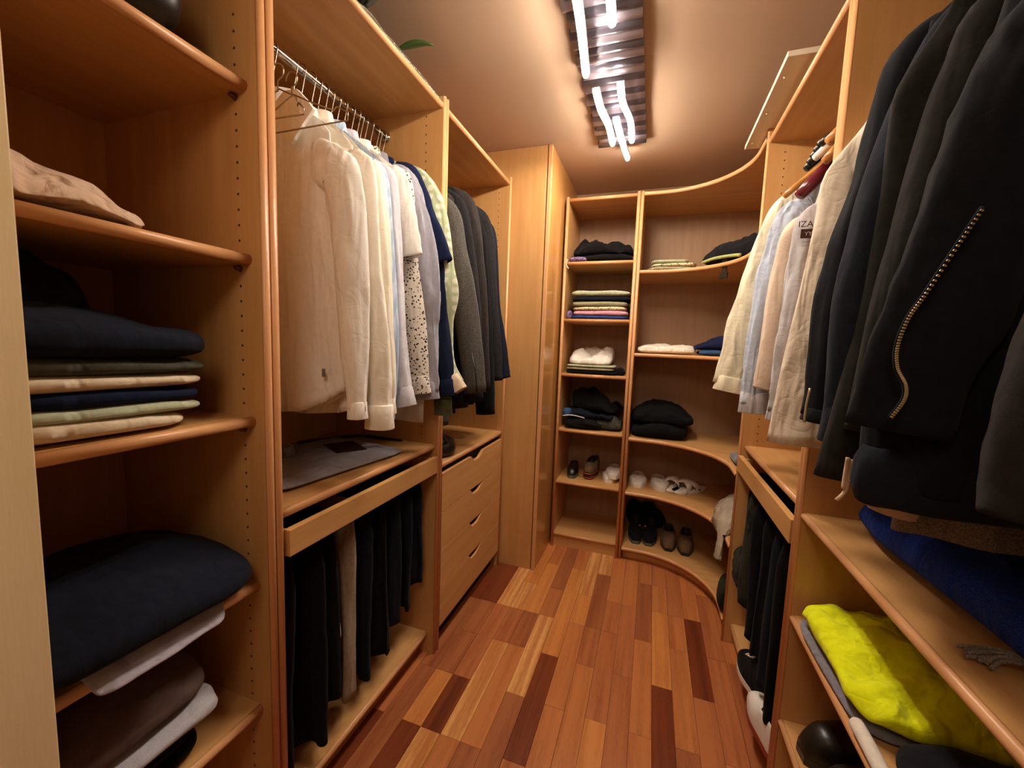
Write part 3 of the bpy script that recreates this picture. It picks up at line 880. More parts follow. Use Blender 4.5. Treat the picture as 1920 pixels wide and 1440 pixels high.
shirt('polo_shirt', 'navy short-sleeved polo shirt with its sleeve jutting past the panel edge', 'shirt', C['navy'], 1.435, zs=2.0, hw=.24, zh=1.27, sleeve='short',
      edges=[(785,318),(806,375),(822,420),(837,455),(849,495)], ye=1.41, group=G, rn=(.06, .06, .056, .05), wr=.05)
shirt('shirt', 'dark navy long-sleeved shirt whose cuff hangs below the navy polo', 'shirt', C['navy2'], 1.455, zs=1.96, hw=.23, zh=1.28, sleeve='long',
      edges=[(800,345),(818,420),(836,520),(842,617),(848,690),(851,730)], ye=1.42, group=G, rn=(.05, .045, .042, .038), collar=False)
shirt('shirt', 'green and white checked shirt with its sleeve bowed outward by the tweed jacket', 'shirt', C['green'], 1.477, zs=1.985, hw=.24, zh=1.27, sleeve='long',
      edges=[(803,322),(822,360),(836,400),(847,500),(856,552),(848,605),(852,680),(868,722)], ye=1.44, group=G, rn=(.06, .055, .05, .03), cuffm=C['creamt'])
# olive jumper and white tail seen under the hems
shirt('jumper', 'olive ribbed jumper, only its deep cuff showing under the navy cuff', 'jumper', C['olive'], 1.470, zs=1.93, zn=2.0, hw=.22, zh=1.3, sleeve='long',
      cuff=aty(831, 764, 1.44), elbow=aty(828, 640, 1.44), group=G, rn=(.04, .04, .036, .034), collar=False, sh=.19)
b = nb()
for_pts = [aty(738, 762, 1.36), aty(795, 752, 1.36), aty(792, 793, 1.36), aty(742, 787, 1.36)]
v0, v1, v2, v3 = for_pts
rings = []
for i in range(9):
    t = i / 8; a_ = v0.lerp(v3, t) + Vector((0, .004 * math.sin(t * 6), 0)); c_ = v1.lerp(v2, t)
    up = Vector((0, 0, .12)) * (1 - t)
    rings.append([(a_ + up).lerp(c_ + up, k / 8) + Vector((0, .003 * math.sin(k), 0)) for k in range(9)])
back = [[p + Vector((0, .003, 0)) for p in r_][::-1] for r_ in rings]
loft(b, [f_ + k_ for f_, k_ in zip(rings, back)], True, True, True)
free_mesh('shirt_tail', 'plain white shirt tail hanging below the lavender and floral cuffs', 'shirt', b, C['wlining'], group=G)


# wire hangers
def wire_hanger(label, x, y, z, zr, half=.2, drop=.085, group=None, rot=0, bar=True, m='wire'):
    t = thing('wire_hanger', label, 'hanger', (x, y, z), group)
    r0 = (zr - z)
    hook = [Vector((x - .004, y, z)), Vector((x - .003, y, z + r0 * .55)), Vector((x + .012, y, zr - .012))]
    for k in range(9):
        a = -.3 + PI * 1.12 * k / 8; hook.append(Vector((x - .004 + .019 * math.cos(a), y, zr + .001 + .019 * math.sin(a))))
    def rt(p): 
        d = p - Vector((x, y, z)); return Vector((x, y, z)) + Vector((d.x * math.cos(rot), d.x * math.sin(rot), d.z))
    bm = nb(); tube(bm, [rt(p) for p in hook], .0019, 6); mesh_obj('hook', bm, M[m], t, True)
    if bar:
        fr = [Vector((x, y, z + .006)), Vector((x + .05, y, z - .018)), Vector((x + half * .75, y, z - drop * .8)), Vector((x + half * .8, y, z - drop * .68)), Vector((x + half, y, z - drop * .95)), Vector((x + half, y, z - drop * 1.25)),
              Vector((x, y, z - drop * 1.25)), Vector((x - half, y, z - drop * 1.25)), Vector((x - half, y, z - drop * .95)), Vector((x - half * .8, y, z - drop * .68)), Vector((x - half * .75, y, z - drop * .8)), Vector((x - .05, y, z - .018)), Vector((x, y, z + .006))]
        bm = nb(); tube(bm, [rt(p) for p in fr], .0019, 6); mesh_obj('frame', bm, M[m], t, True)
    return t


def dup(root, loc, label=None, group=None):
    r_ = root.copy(); col.objects.link(r_); r_.location = loc
    if label: r_['label'] = label
    if group: r_['group'] = group
    for ch in list(root.children):
        c_ = ch.copy(); col.objects.link(c_); c_.parent = r_
        for g_ in ch.children:
            d_ = g_.copy(); col.objects.link(d_); d_.parent = c_
    return r_


wire_hanger('empty wire hanger before the nearest cream shirt, its long bar across the collar', aty(556, 190, .86).x - .012, .86, aty(556, 180, .86).z, aty(545, 150, .86).z, .175, .065, group='wire hangers on the left rail')
wire_hanger('empty small wire hanger at the near end of the left rail, mostly behind the panel', aty(530, 165, .82).x - .012, .82, aty(530, 170, .82).z, aty(520, 135, .82).z, .075, .05, rot=.05, group='wire hangers on the left rail')
h0 = wire_hanger('twisted wire hanger hook above a shirt packed on the left rail', XL, .965, 2.092, 2.235, .155, .085, group='wire hangers on the left rail')
ys = [(1.04, 'the second cream shirt'), (1.065, None), (1.105, 'the ivory shirt'), (1.135, None), (1.165, 'the pale blue striped shirt'), (1.195, None), (1.225, 'the lavender-white shirt'), (1.255, None), (1.295, 'the white short-sleeved shirt'), (1.32, None), (1.345, 'the floral shirt'), (1.37, None),
      (1.395, 'the grey-lavender shirt'), (1.435, 'the navy polo shirt'), (1.455, 'the dark navy long-sleeved shirt'), (1.477, 'the green checked shirt')]
h0['label'] = 'twisted wire hanger hook above the nearest cream-white shirt'
for y_, near in ys:
    dup(h0, (XL + random.uniform(-.004, .004), y_, 2.092), 'twisted wire hanger hook above ' + near if near else 'twisted wire hanger hook squeezed between shirts, no garment of its own in view')


# =================================================================== LEFT RAIL: JACKETS
G = 'jackets on the left rail'
def jacket(label, mat, y, edges, ye, **k):
    kw = dict(zn=2.06, zs=1.975, sh=.215, hw=.25, zh=1.06, th=.034, rn=(.075, .068, .062, .050), rv=(.042, .042, .036, .030), hemc=.02, fold=.006, wr=.05, cuffL=0, group=G)
    kw.update(k)
    return shirt('suit_jacket', label, 'jacket', mat, y, sleeve='long', edges=edges, ye=ye, **kw)


jt, jb_ = jacket('grey wool tweed jacket with a slit sleeve, right behind the panel edge', C['tweed'], 1.64, [(850,375),(864,410),(875,470),(888,530),(903,640),(911,738)], 1.62, zh=1.0, xr=XL - .01)
jacket('dark navy-black jacket between the tweed jacket and the charcoal suit jacket', C['char'], 1.73, [(862,365),(878,400),(890,470),(900,560),(903,660),(905,755)], 1.72, zs=1.96, zh=1.04, xr=XL - .02)
jt2, _ = jacket('charcoal suit jacket with the high rounded shoulder, middle of the left rear rail', C['char2'], 1.83, [(878,362),(893,395),(902,440),(911,530),(917,620),(921,735)], 1.80, zs=1.995, zn=2.10, xr=XL + .0)
jacket('black jacket squeezed between two charcoal suit jackets', C['black'], 1.92, [(892,390),(908,430),(918,500),(922,620),(926,700),(927,778)], 1.90, zs=1.95, xr=XL - .02)
jacket('dark charcoal suit jacket with a smooth satin shoulder near the column', C['char'], 2.03, [(908,395),(922,430),(929,500),(934,590),(940,660),(941,715)], 1.99, zs=1.98, zn=2.06)
jt3, _ = jacket('navy suit jacket with four sleeve buttons, last on the left rear rail', C['navyj'], 2.14, [(918,415),(931,450),(937,573),(947,640),(954,690),(957,712)], 2.08, zs=1.955, zn=2.03)
# sleeve buttons, in a column near the cuff of the navy jacket
for k in range(4):
    p = aty(941 - k * 1.2, 706 - k * 6.5, 2.045)
    b = nb(); tube(b, [p, p + Vector((.002, -.003, 0)), p + Vector((.003, -.005, 0))], [.006, .0065, .004], 8); mesh_obj('button', b, M['black_pl'], jt3, True)
p = [aty(884, 662, 1.575), aty(892, 700, 1.575), aty(894, 735, 1.575)]
b = nb(); tube(b, p, .0025, 6); mesh_obj('sleeve_slit', b, M['black_pl'], jt, True)
# hood/collar lump of the charcoal coat
folded('hood', 'dark grey hood of a hanging coat bulging above the tweed jacket', 'coat', C['char2'], -.97, 1.66, 1.985, .19, .11, .10, seed=4, bump=.35, crown=.5, e=.8, group=G)


def wood_hanger(label, x, y, z, zr, s=1, half=.215, drop=.07, m='walnut', tip=.016, group=None, wthick=.016):
    t = thing('wooden_hanger' if m in ('walnut', 'burg') else 'hanger', label, 'hanger', (x, y, z), group)
    pts = []
    for i in range(-10, 11):
        u = i / 10; pts.append(Vector((x + u * half, y + .018 * (abs(u) ** 1.6) * -1, z - drop * abs(u) ** 1.5)))
    rr = [tip * (.75 + .25 * abs(i) / 10) if abs(i) < 10 else tip * .8 for i in range(-10, 11)]
    bm = nb(); tube(bm, pts, rr, 10); mesh_obj('shoulder_bar', bm, M[m], t, True)
    hook = [Vector((x, y, z)), Vector((x, y, z + (zr - z) * .5)), Vector((x + .012, y, zr - .014))]
    for k in range(9):
        a = -.3 + PI * 1.12 * k / 8; hook.append(Vector((x - .002 + .020 * math.cos(a), y, zr + .001 + .020 * math.sin(a))))
    bm = nb(); tube(bm, hook, .002, 6); mesh_obj('hook', bm, M['wire'], t, True)
    return t


wood_hanger('upper wooden hanger end poking above the black jackets, left rear rail', XL, 1.975, 2.06, 2.13, half=.225, drop=.05, tip=.014, group='wooden hangers on the left rail')
wood_hanger('lower wooden hanger end next to the column, left rear rail', XL, 2.075, 2.04, 2.13, half=.225, drop=.05, tip=.014, group='wooden hangers on the left rail')
wood_hanger('small wooden hanger tip furthest back on the left rear rail', XL, 2.22, 2.02, 2.13, half=.225, drop=.06, tip=.012, group='wooden hangers on the left rail')

# =================================================================== TROUSERS ON THE LEFT PULL-OUT RACK
G = 'trousers on the left pull-out rack'
def trousers(label, mat, y, xc, hw, zt, zb, th=.02, seed=None, dx=0, group=None, fold=.017, s=1, dy=0, ht=.85):
    gcount[0] += 1; seed = gcount[0] * 1.9 if seed is None else seed
    t = thing('trousers', label, 'trousers', (xc, y, zb), group)
    bm = nb(); sheet(bm, xc, y, s, zt, hw * ht, zt - .004, hw, zb, th, seed, fold, 2.4, 0, dx, dy, N=48, Mz=26, neck=.0001)
    o = mesh_obj('leg', bm, mat, t, True)
    return t


TL = [('black trousers nearest on the left rack, behind the panel edge', 'blackw', .80, -1.03, .15, .17),
      ('long black velvety trousers, broad and lowest-hanging on the left rack', 'black', .885, -.985, .125, .165),
      ('black trousers pressed against the taupe pair on the left rack', 'black', .955, -1.0, .12, .24),
      ('dark navy trousers just behind the taupe pair on the left rack', 'navyj', 1.115, -.985, .115, .19),
      ('black trousers with a straight hem in the middle of the left rack', 'black', 1.19, -.985, .115, .215),
      ('dark blue jeans with a pale worn fold on the left rack', 'jean', 1.27, -.975, .11, .30),
      ('black jeans with a stitched hem, second last on the left rack', 'jean', 1.345, -.97, .11, .31),
      ('dark jeans last on the left rack beside the drawer panel', 'jean', 1.42, -.965, .10, .37)]
for l, m_, y_, xc, hw, zb in TL: trousers(l, C[m_], y_, xc, hw, .875, zb, group=G)
tt = trousers('taupe corduroy trousers with a tied fabric belt, the only light pair', C['taupe'], 1.03, -.965, .095, .885, .20, group=G, fold=.016, dx=-.0)
b = nb(); tube(b, spline([aty(612, 1000, .98), aty(622, 1040, .98), aty(616, 1085, .98), aty(622, 1110, .98), aty(630, 1150, .98), aty(634, 1195, .98)], 16), [.010] * 16, 8)
mesh_obj('belt', b, C['pinkish'], tt, True)
b = nb(); lathe(b, [(.004, -.014), (.014, -.008), (.016, 0), (.012, .01), (.004, .014)], tuple(aty(621, 1093, .97)), 12); mesh_obj('belt_knot', b, C['wlining'], tt, True)

# =================================================================== THINGS ON THE LEFT BOARDS
# folded grey shirt with a dark card
fs = folded('folded_shirt', 'folded grey dress shirt with a dark card on it, on the board under the shirts', 'shirt', C['greyfs'], -1.11, 1.10, .962, .40, .52, .022, rot=-.12, layers=1, bump=.3, crown=.1, e=.13)
b = nb(); box(b, (-1.16, 1.17, .985), (-1.01, 1.28, .988)); 
card = free_mesh('card', 'flat dark brown card lying on the folded grey shirt', 'card', b, plain('card_brown', '2A1812', .4), False)
card.rotation_euler = (0, 0, -.5)
b = nb()
for k in (0,):
    rings = []
    for i in range(13):
        a = PI * (i / 12) * 1.1 - .2
        p0 = Vector((-1.22 + .055 * math.cos(a), 1.03 + .05 * math.sin(a), .984))
        rings.append([p0, p0 + Vector((.004, 0, .035)), p0 + Vector((.010, .004, .034)), p0 + Vector((.018, .01, .006))])
    loft(b, rings, True, True, True)
mesh_obj('collar', b, C['greyfs'], fs, True)
b = nb(); tube(b, spline([(-1.34, 1.25, .968), (-1.27, 1.40, .967), (-1.2, 1.46, .969), (-1.1, 1.47, .967), (-1.0, 1.475, .966)], 24), .006, 8)
free_mesh('belt', 'thin black belt lying at the back of the board under the shirts', 'belt', b, M['black_lea'])

# black bag on the drawer unit
bt = thing('shoulder_bag', 'small black leather bag on the counter above the drawers, half behind the panel', 'bag', (-.97, 1.655, .868))
b = nb(); lathe(b, [(.09, .001), (.105, .012), (.108, .04), (.10, .07), (.07, .085)], (-.97, 1.665, .868), 24, 1.15, 1.0); mesh_obj('pouch', b, M['black_lea'], bt, True)
b = nb(); tube(b, [(-.87, 1.65, .93), (-.86, 1.60, .965), (-.90, 1.60, 1.0), (-.97, 1.62, 1.02), (-1.04, 1.65, .97)], .008, 8); mesh_obj('strap', b, M['black_lea'], bt, True)

# L1 shelves
folded('beige_cloth', 'crumpled pinkish-beige cloth lying on the second shelf, near left', 'cloth', C['beige'], -1.0, .405, 1.581, .25, .215, .085, layers=2, bump=.55, crown=.6, ragged=.14, tilty=-.35, side=.8)
b = None
folded('handbag', 'large black bag on the top shelf, near left', 'bag', M['black_lea'], -1.04, .47, 1.952, .33, .27, .26, layers=1, bump=.05, crown=.45, e=.5, groove=0, ragged=.02)
folded('glove', 'small black glove beside the large black bag, near left top shelf', 'glove', M['black_lea'], -.96, .62, 1.952, .10, .055, .03, layers=1, e=.7)
G = 'folded clothes in the near left pile'
zz = 1.208
L3P = [('sweater', 'cream sweater at the bottom of the near left pile', 'creamt', .30, .27, .030, .565), ('sweater', 'pale sage sweater, second from the bottom of the near left pile', 'sage', .30, .31, .020, .60), ('jumper', 'navy jumper between the two cream knits of the near left pile', 'navy2', .29, .28, .030, .60),
       ('sweater', 'cream sweater with a thick rolled fold in the middle of the near left pile', 'creamt', .29, .29, .026, .605), ('sweater', 'dark olive-grey sweater under the navy top of the near left pile', 'greyg', .30, .30, .028, .615), ('sweater', 'navy sweater, broad and smooth, second from the top of the near left pile', 'navyj', .31, .31, .075, .61)]
for i, (n_, l, m_, w_, d_, h_, ye) in enumerate(L3P):
    yc = ye - (ye - .30) / 2
    folded(n_, l, 'clothes', C[m_], -1.035 + .004 * math.sin(i * 3), yc, zz, w_ + .01, ye - .295, h_ + .012, layers=1 if h_ < .03 else 1, bump=.18, crown=.28 if h_ > .05 else .1, e=.35, group=G, ragged=.03, tilty=-.05)
    zz += h_
folded('jumper', 'black knitted jumper heaped on top of the near left pile', 'clothes', C['black'], -1.10, .375, zz - .02, .28, .20, .12, bump=.35, crown=.5, e=.6, group=G, layers=2, ragged=.1)
G = 'clothes on the lower near left shelves'
def dr1(p):
    if p.x > -.87: p.z -= min(.055, (p.x + .87) * 1.4)
    return p
folded('shirt', 'pale lavender-grey top draped over the shelf edge under the big navy sweater', 'clothes', C['lavc'], -1.015, .475, .80, .39, .24, .018, rot=0, layers=1, bump=.2, crown=.05, e=.3, group=G, ragged=.06, droop=lambda p: Vector((p.x, p.y, p.z + .012 * smoothstep(-.90, -.86, p.x) - (.03 * smoothstep(-.868, -.83, p.x)))))
folded('sweater', 'big folded navy sweater on the fourth shelf, near left', 'clothes', C['navyj'], -1.03, .475, .812, .43, .40, .135, rot=-.03, layers=1, bump=.08, crown=.55, e=.42, group=G, ragged=.04, side=.8, groove=0, droop=lambda p: Vector((p.x, p.y, p.z)))
zz = .470
folded('jumper', 'black ribbed jumper at the bottom of the lowest near left shelf', 'clothes', C['black'], -1.04, .44, zz, .30, .27, .045, layers=1, group=G, bump=.2)
folded('jumper', 'black jumper under the grey-edged sweater, near left bottom', 'clothes', C['blackw'], -1.04, .435, zz + .045, .31, .26, .045, layers=1, group=G, bump=.2)
folded('sweatshirt', 'heather grey sweatshirt with a thick rolled edge, near left bottom', 'clothes', C['greyk'], -1.04, .445, zz + .088, .37, .31, .045, layers=1, group=G, bump=.25, ragged=.06)
folded('sweater', 'taupe sweater lying on the heather grey sweatshirt, near left bottom', 'clothes', C['taupe2'], -1.06, .44, zz + .125, .36, .31, .095, layers=1, group=G, bump=.12, crown=.6, e=.45, groove=0)

# on top of the left wardrobe: plastic wrapped bundle and a leaf
b = nb()
rings = []
for i in range(30):
    t = i / 29; y_ = .95 + .60 * t; hgt = .035 + .030 * math.sin(PI * t) + .010 * nz(t * 9, 3) + .012 * smoothstep(.9, 1, t)
    rings.append([Vector((-.845 - .18 + (.18 - .012 * nz(t * 7, k)) * math.cos(PI * k / 9), y_, 2.341 + hgt * math.sin(PI * k / 9) * (1 + .3 * nz(k * .8, t * 14)))) for k in range(10)])
loft(b, rings, True, True, True)
pm, nt, bs = newmat('clear_plastic', .12, .8)
bs.inputs['Base Color'].default_value = lin('B8B4A4'); bs.inputs['Transmission Weight'].default_value = .85; bs.inputs['Roughness'].default_value = .15
free_mesh('plastic_cover', 'crinkled clear plastic cover along the top of the left wardrobe', 'plastic cover', b, pm)
b = nb()
rings = []
for i in range(11):
    t = i / 10; wd = .018 * math.sin(PI * (t * .93 + .05)) + .001
    c_ = Vector((-.90 + .13 * t, 1.27 + .03 * t, 2.385 + .02 * math.sin(t * 2.4)))
    rings.append([c_ + Vector((.2 * wd, -wd, .004)), c_ + Vector((0, 0, -.002)), c_ + Vector((-.2 * wd, wd, .004)), c_ + Vector((0, 0, .001))])
loft(b, rings, True, True, True)
free_mesh('leaf', 'single green leaf sticking out over the top edge of the left wardrobe', 'leaf', b, M['leaf'])
folded('bag', 'dark fabric bag on top of the left wardrobe, touching the ceiling', 'bag', C['greyg'], -.98, 1.02, 2.39, .34, .22, .12, bump=.2, crown=.2, e=.6)

# =================================================================== BACK TOWER CONTENTS
def onshelf(n_, l, cat, m_, xl, xr_, yf, z, d_, h, **k):
    return folded(n_, l, cat, C[m_] if isinstance(m_, str) else m_, (xl + xr_) / 2, yf + d_ / 2, z, xr_ - xl, d_, h, **k)
G = 'clothes in the back tower'
onshelf('scarf', 'purple patterned scarf corner under the black jumpers, top tower shelf', 'scarf', 'purple', -.560, -.44, 2.70, 1.952, .22, .045, group=G, layers=1)
onshelf('jumper', 'flat black jumper under the black hooded one, top tower shelf', 'clothes', 'black', -.50, -.16, 2.71, 1.953, .30, .055, group=G, layers=1)
onshelf('hooded_jumper', 'black hooded jumper heaped on the top tower shelf', 'clothes', 'black', -.555, -.16, 2.72, 1.99, .30, .13, group=G, layers=1, bump=.5, crown=.75, e=.55, ragged=.12)
z_ = 1.582
for l, m_, h, xl, xr_ in (('deep blue folded top at the very bottom of the tower stack', 'blue', .020, -.535, -.165), ('pink folded shirt with a small print in the tower stack', 'pink', .034, -.525, -.165), ('black and cream floral print shirt in the tower stack', 'print', .026, -.53, -.17),
                       ('sage-grey folded shirt below the black one in the tower stack', 'khaki', .034, -.53, -.17), ('dark charcoal folded top in the tower stack', 'navyj', .030, -.53, -.155), ('pale sage folded trousers topping the tower stack', 'sage', .044, -.54, -.155)):
    onshelf('folded_clothes', l, 'clothes', m_, xl, xr_, 2.705, z_, .28, h + .008, group=G, layers=1, bump=.15, crown=.05, e=.3, ragged=.05); z_ += h
onshelf('folded_clothes', 'dark olive folded top peeking out behind the tower stack', 'clothes', 'greyg', -.50, -.20, 2.85, z_ - .02, .2, .045, group=G, layers=1)
onshelf('small_bag', 'small clear and purple packet beside the tower stack', 'packet', 'purple', -.560, -.528, 2.71, 1.582, .08, .055, group=G, layers=1)
z_ = 1.218
for l, m_, h, xl, xr_ in (('black folded top under the green ones, third tower shelf', 'black', .022, -.555, -.21), ('olive-green folded T-shirt, third tower shelf', 'khaki', .020, -.55, -.23), ('sage folded T-shirt under the white one, third tower shelf', 'sage', .018, -.55, -.225)):
    onshelf('folded_clothes', l, 'clothes', m_, xl, xr_, 2.70, z_, .32, h + .006, group=G, layers=1, bump=.1, crown=.05, e=.3, ragged=.04); z_ += h
onshelf('folded_clothes', 'rumpled off-white T-shirt on top of the third tower shelf pile', 'clothes', 'white', -.54, -.25, 2.705, z_ - .004, .33, .10, group=G, layers=1, bump=.5, crown=.2, e=.5, ragged=.1, tilty=.25)
onshelf('sock', 'balled black sock at the right of the third tower shelf', 'sock', 'black', -.225, -.16, 2.74, 1.218, .10, .05, group=G, layers=1, e=.8, crown=.5)
onshelf('folded_clothes', 'messy black tracksuit trousers at the bottom of the fourth tower shelf', 'clothes', 'blackw', -.555, -.28, 2.70, .838, .32, .075, group=G, layers=2, bump=.5, ragged=.12, rot=.06)
onshelf('folded_clothes', 'dark shorts with a cream waist label, fourth tower shelf', 'clothes', 'greyg', -.40, -.165, 2.73, .84, .28, .075, group=G, layers=2, bump=.5, ragged=.14)
onshelf('folded_clothes', 'dark blue shorts with a white drawstring, fourth tower shelf', 'clothes', 'jean', -.545, -.22, 2.72, .905, .30, .065, group=G, layers=2, bump=.6, ragged=.14)
hd = onshelf('folded_clothes', 'black zipped top thrown over the fourth tower shelf pile', 'clothes', 'black', -.50, -.19, 2.76, .955, .28, .12, group=G, layers=1, bump=.5, crown=.5, ragged=.16, rot=-.2, tiltx=-.3)
b = nb(); tube(b, spline([(-.55, 2.705, .925), (-.50, 2.70, .935), (-.45, 2.70, .932), (-.40, 2.70, .922)], 14), .004, 6)
free_mesh('drawstring', 'white drawstring lying across the dark pile, fourth tower shelf', 'cord', b, C['wlining'], group=G)
onshelf('folded_clothes', 'blue-grey sock bundle left of the dark pile, fourth tower shelf', 'sock', 'denim', -.562, -.50, 2.72, .915, .1, .06, group=G, layers=1, e=.8)

# corner unit
G = 'clothes on the corner shelves'
z_ = 1.886
for l, m_, h, xl, xr_ in (('dark khaki folded trousers at the bottom of the corner stack', 'khaki', .022, -.07, .21), ('camouflage-green folded shorts in the corner stack', 'print', .020, -.04, .22), ('pale khaki folded trousers on top of the corner stack', 'sage', .022, -.04, .18)):
    onshelf('folded_clothes', l, 'clothes', m_, xl, xr_, 2.705, z_, .26, h + .006, group=G, layers=1, bump=.15, crown=.05, e=.35, ragged=.08); z_ += h
bp_ = folded('backpack', 'black backpack with a lime trim lying on the upper corner shelf', 'backpack', C['blackw'], .44, 2.62, 1.886, .38, .30, .13, rot=-.75, layers=1, bump=.4, crown=.4, e=.6, group=None, ragged=.1)
b = nb(); tube(b, spline([(.24, 2.60, 1.905), (.29, 2.545, 1.915), (.36, 2.47, 1.912), (.40, 2.42, 1.905)], 14), .009, 8); mesh_obj('trim', b, C['lime2'], bp_, True)
b = nb(); box(b, (.315, 2.53, 1.83), (.345, 2.536, 1.905), .001); box(b, (.305, 2.524, 1.80), (.355, 2.536, 1.832), .003); 
for v in b.verts: v.co = Vector((.33, 2.53, v.co.z)) + Matrix.Rotation(-.8, 3, 'Z') @ Vector((v.co.x - .33, v.co.y - 2.53, 0))
for v in b.verts: v.co += Vector((.012, -.012, 0))
mesh_obj('buckle_strap', b, M['black_pl'], bp_)
onshelf('trousers', 'long cream folded trousers on the middle corner shelf', 'trousers', 'cream2', -.098, .26, 2.72, 1.372, .26, .060, group=G, layers=2, bump=.3, crown=.2, e=.4, ragged=.1)
onshelf('jeans', 'folded mid-blue jeans beside the cream trousers on the middle corner shelf', 'jeans', 'denim', .27, .48, 2.66, 1.372, .26, .04, group=G, layers=1, bump=.2)
onshelf('jumper', 'navy folded jumper on the blue jeans, middle corner shelf', 'jumper', 'navy', .25, .50, 2.68, 1.405, .26, .075, group=G, layers=1, bump=.4, crown=.4, ragged=.1, tiltx=.25)
onshelf('sweatshirt', 'black folded sweatshirt at the bottom of the heap on the lower corner shelf', 'clothes', 'black', -.10, .25, 2.70, .826, .34, .105, group=G, layers=1, bump=.25, crown=.2, e=.42)
onshelf('sweatshirt', 'black sweatshirt heaped on top, lower corner shelf', 'clothes', 'black', -.105, .28, 2.72, .905, .34, .14, group=G, layers=2, bump=.3, crown=.5, e=.55, ragged=.08)
onshelf('sock', 'folded blue-grey socks at the right end of the lower corner shelf', 'sock', 'greysh', .43, .56, 2.25, .826, .18, .05, group=G, layers=2)


# ---------------------------------------------------------------- footwear
def outline(u, L, wd, heel=.8):
    """half width of a sole at u in 0..1 from heel to toe"""
    a = math.sin(PI * min(1, max(0, (u + .06) / 1.10))) ** .5 if 0 < u < 1 else 0
    return wd / 2 * a * (heel + (1 - heel) * smoothstep(.25, .7, u) - .06 * math.exp(-((u - .42) / .16) ** 2))


def xf(x, y, z, rot):
    Mx = Matrix.Translation((x, y, z)) @ Matrix.Rotation(rot, 4, 'Z')
    return Mx


def sole_bm(L, wd, t, heel=.85, n=22, z0=0, grow=0):
    us = [.004] + [i / n for i in range(1, n)] + [.996]
    left = [(-outline(u, L, wd + grow, heel), u * L) for u in us]; right = [(outline(u, L, wd + grow, heel), u * L) for u in us]
    poly = left + right[::-1]
    bm = nb(); prism(bm, poly, 'z', z0, z0 + t); return bm


def shoe(label, x, y, z, rot, L=.28, wd=.10, hh=.085, um=None, sm=None, group=None, toe=.045, laces=None, stripe=None, name='shoe', open_to=.52, heelm=None):
    """toe points along local +y"""
    t = thing(name, label, 'shoe', (x, y, z), group); mx = xf(x, y, z, rot)
    bm = sole_bm(L, wd, .022); bmesh.ops.transform(bm, matrix=mx, verts=bm.verts[:]); so = mesh_obj('sole', bm, sm, t)
    n = 26; rings = []
    cl_ = [(1, 0), (1.03, .38), (.93, .75), (.70, .93), (.42, 1.0), (.2, 1.02), (0, 1.03)]
    op_ = [(1, 0), (1.02, .5), (.94, .88), (.84, 1.0), (.74, .93), (.66, .30), (0, .22)]
    for i in range(n + 1):
        u = i / n; uu = .01 + .98 * u
        hwid = outline(uu, L, wd, .85) * .97
        top = hh * (1 - smoothstep(.30, .75, uu)) + toe * smoothstep(.30, .75, uu)
        top *= (1 - smoothstep(.82, 1.03, uu)) ** .45 if uu > .82 else 1
        f = 1 - smoothstep(open_to - .05, open_to + .03, uu) if uu > .1 else smoothstep(.035, .08, uu)
        half = [(a * (1 - f) + c * f, b_ * (1 - f) + d * f) for (a, b_), (c, d) in zip(cl_, op_)]
        if uu < .12: half = [(x_ * (1 - .15 * z_), z_) for x_, z_ in half]
        prof = [(-x_, z_) for x_, z_ in half] + [(x_, z_) for x_, z_ in half[-2::-1]]
        rings.append([mx @ Vector((x_ * hwid, uu * L + (.012 * z_ if uu < .08 else 0), .018 + z_ * top)) for x_, z_ in prof])
    bm = nb(); loft(bm, rings, False, False, False); 
    bm.faces.ensure_lookup_table()
    for i in range(n):
        if .02 < (i + .5) / n < open_to + .01:
            for k in range(4, 8): bm.faces[i * 12 + k].material_index = 1
    for r_ in (rings[0], rings[-1]):
        bm.faces.new([bm.verts.new(p) for p in r_])
    bmesh.ops.remove_doubles(bm, verts=bm.verts[:], dist=1e-5)
    up_ = mesh_obj('upper', bm, um, t, True); up_.data.materials.append(C['slipper'] if um is C['terry'] else M['lining'])
    bm = nb(); us = [.08 + .05 * k for k in range(int((open_to - .08) / .05) + 1)]
    pl_ = [mx @ Vector((-outline(u, L, wd, .85) * .66, u * L, .026 + .18 * hh)) for u in us]; pr_ = [mx @ Vector((outline(u, L, wd, .85) * .66, u * L, .026 + .18 * hh)) for u in us]
    if len(us) > 2:
        bm.faces.new([bm.verts.new(p) for p in pl_ + pr_[::-1]]); bmesh.ops.triangulate(bm, faces=bm.faces[:]); mesh_obj('insole', bm, M['black_pl'] if um not in (C['terry'],) else C['slipper'], t)
    else: bm.free()
    if laces:
        for k in range(4):
            uu = (open_to + .01 + k * .06) * L; zt = hh * (1 - smoothstep(.35, .8, uu / L)) + toe * smoothstep(.35, .8, uu / L) + .021
            bm = nb(); tube(bm, [mx @ Vector((-.025, uu, zt - .004)), mx @ Vector((0, uu + .004, zt + .003)), mx @ Vector((.025, uu, zt - .004))], .003, 6); mesh_obj('lace', bm, laces, t, True)
    if stripe:
        bm = sole_bm(L * 1.01, wd * 1.03, .005, z0=.010); bmesh.ops.transform(bm, matrix=mx, verts=bm.verts[:]); mesh_obj('sole_stripe', bm, stripe, so)
    return t


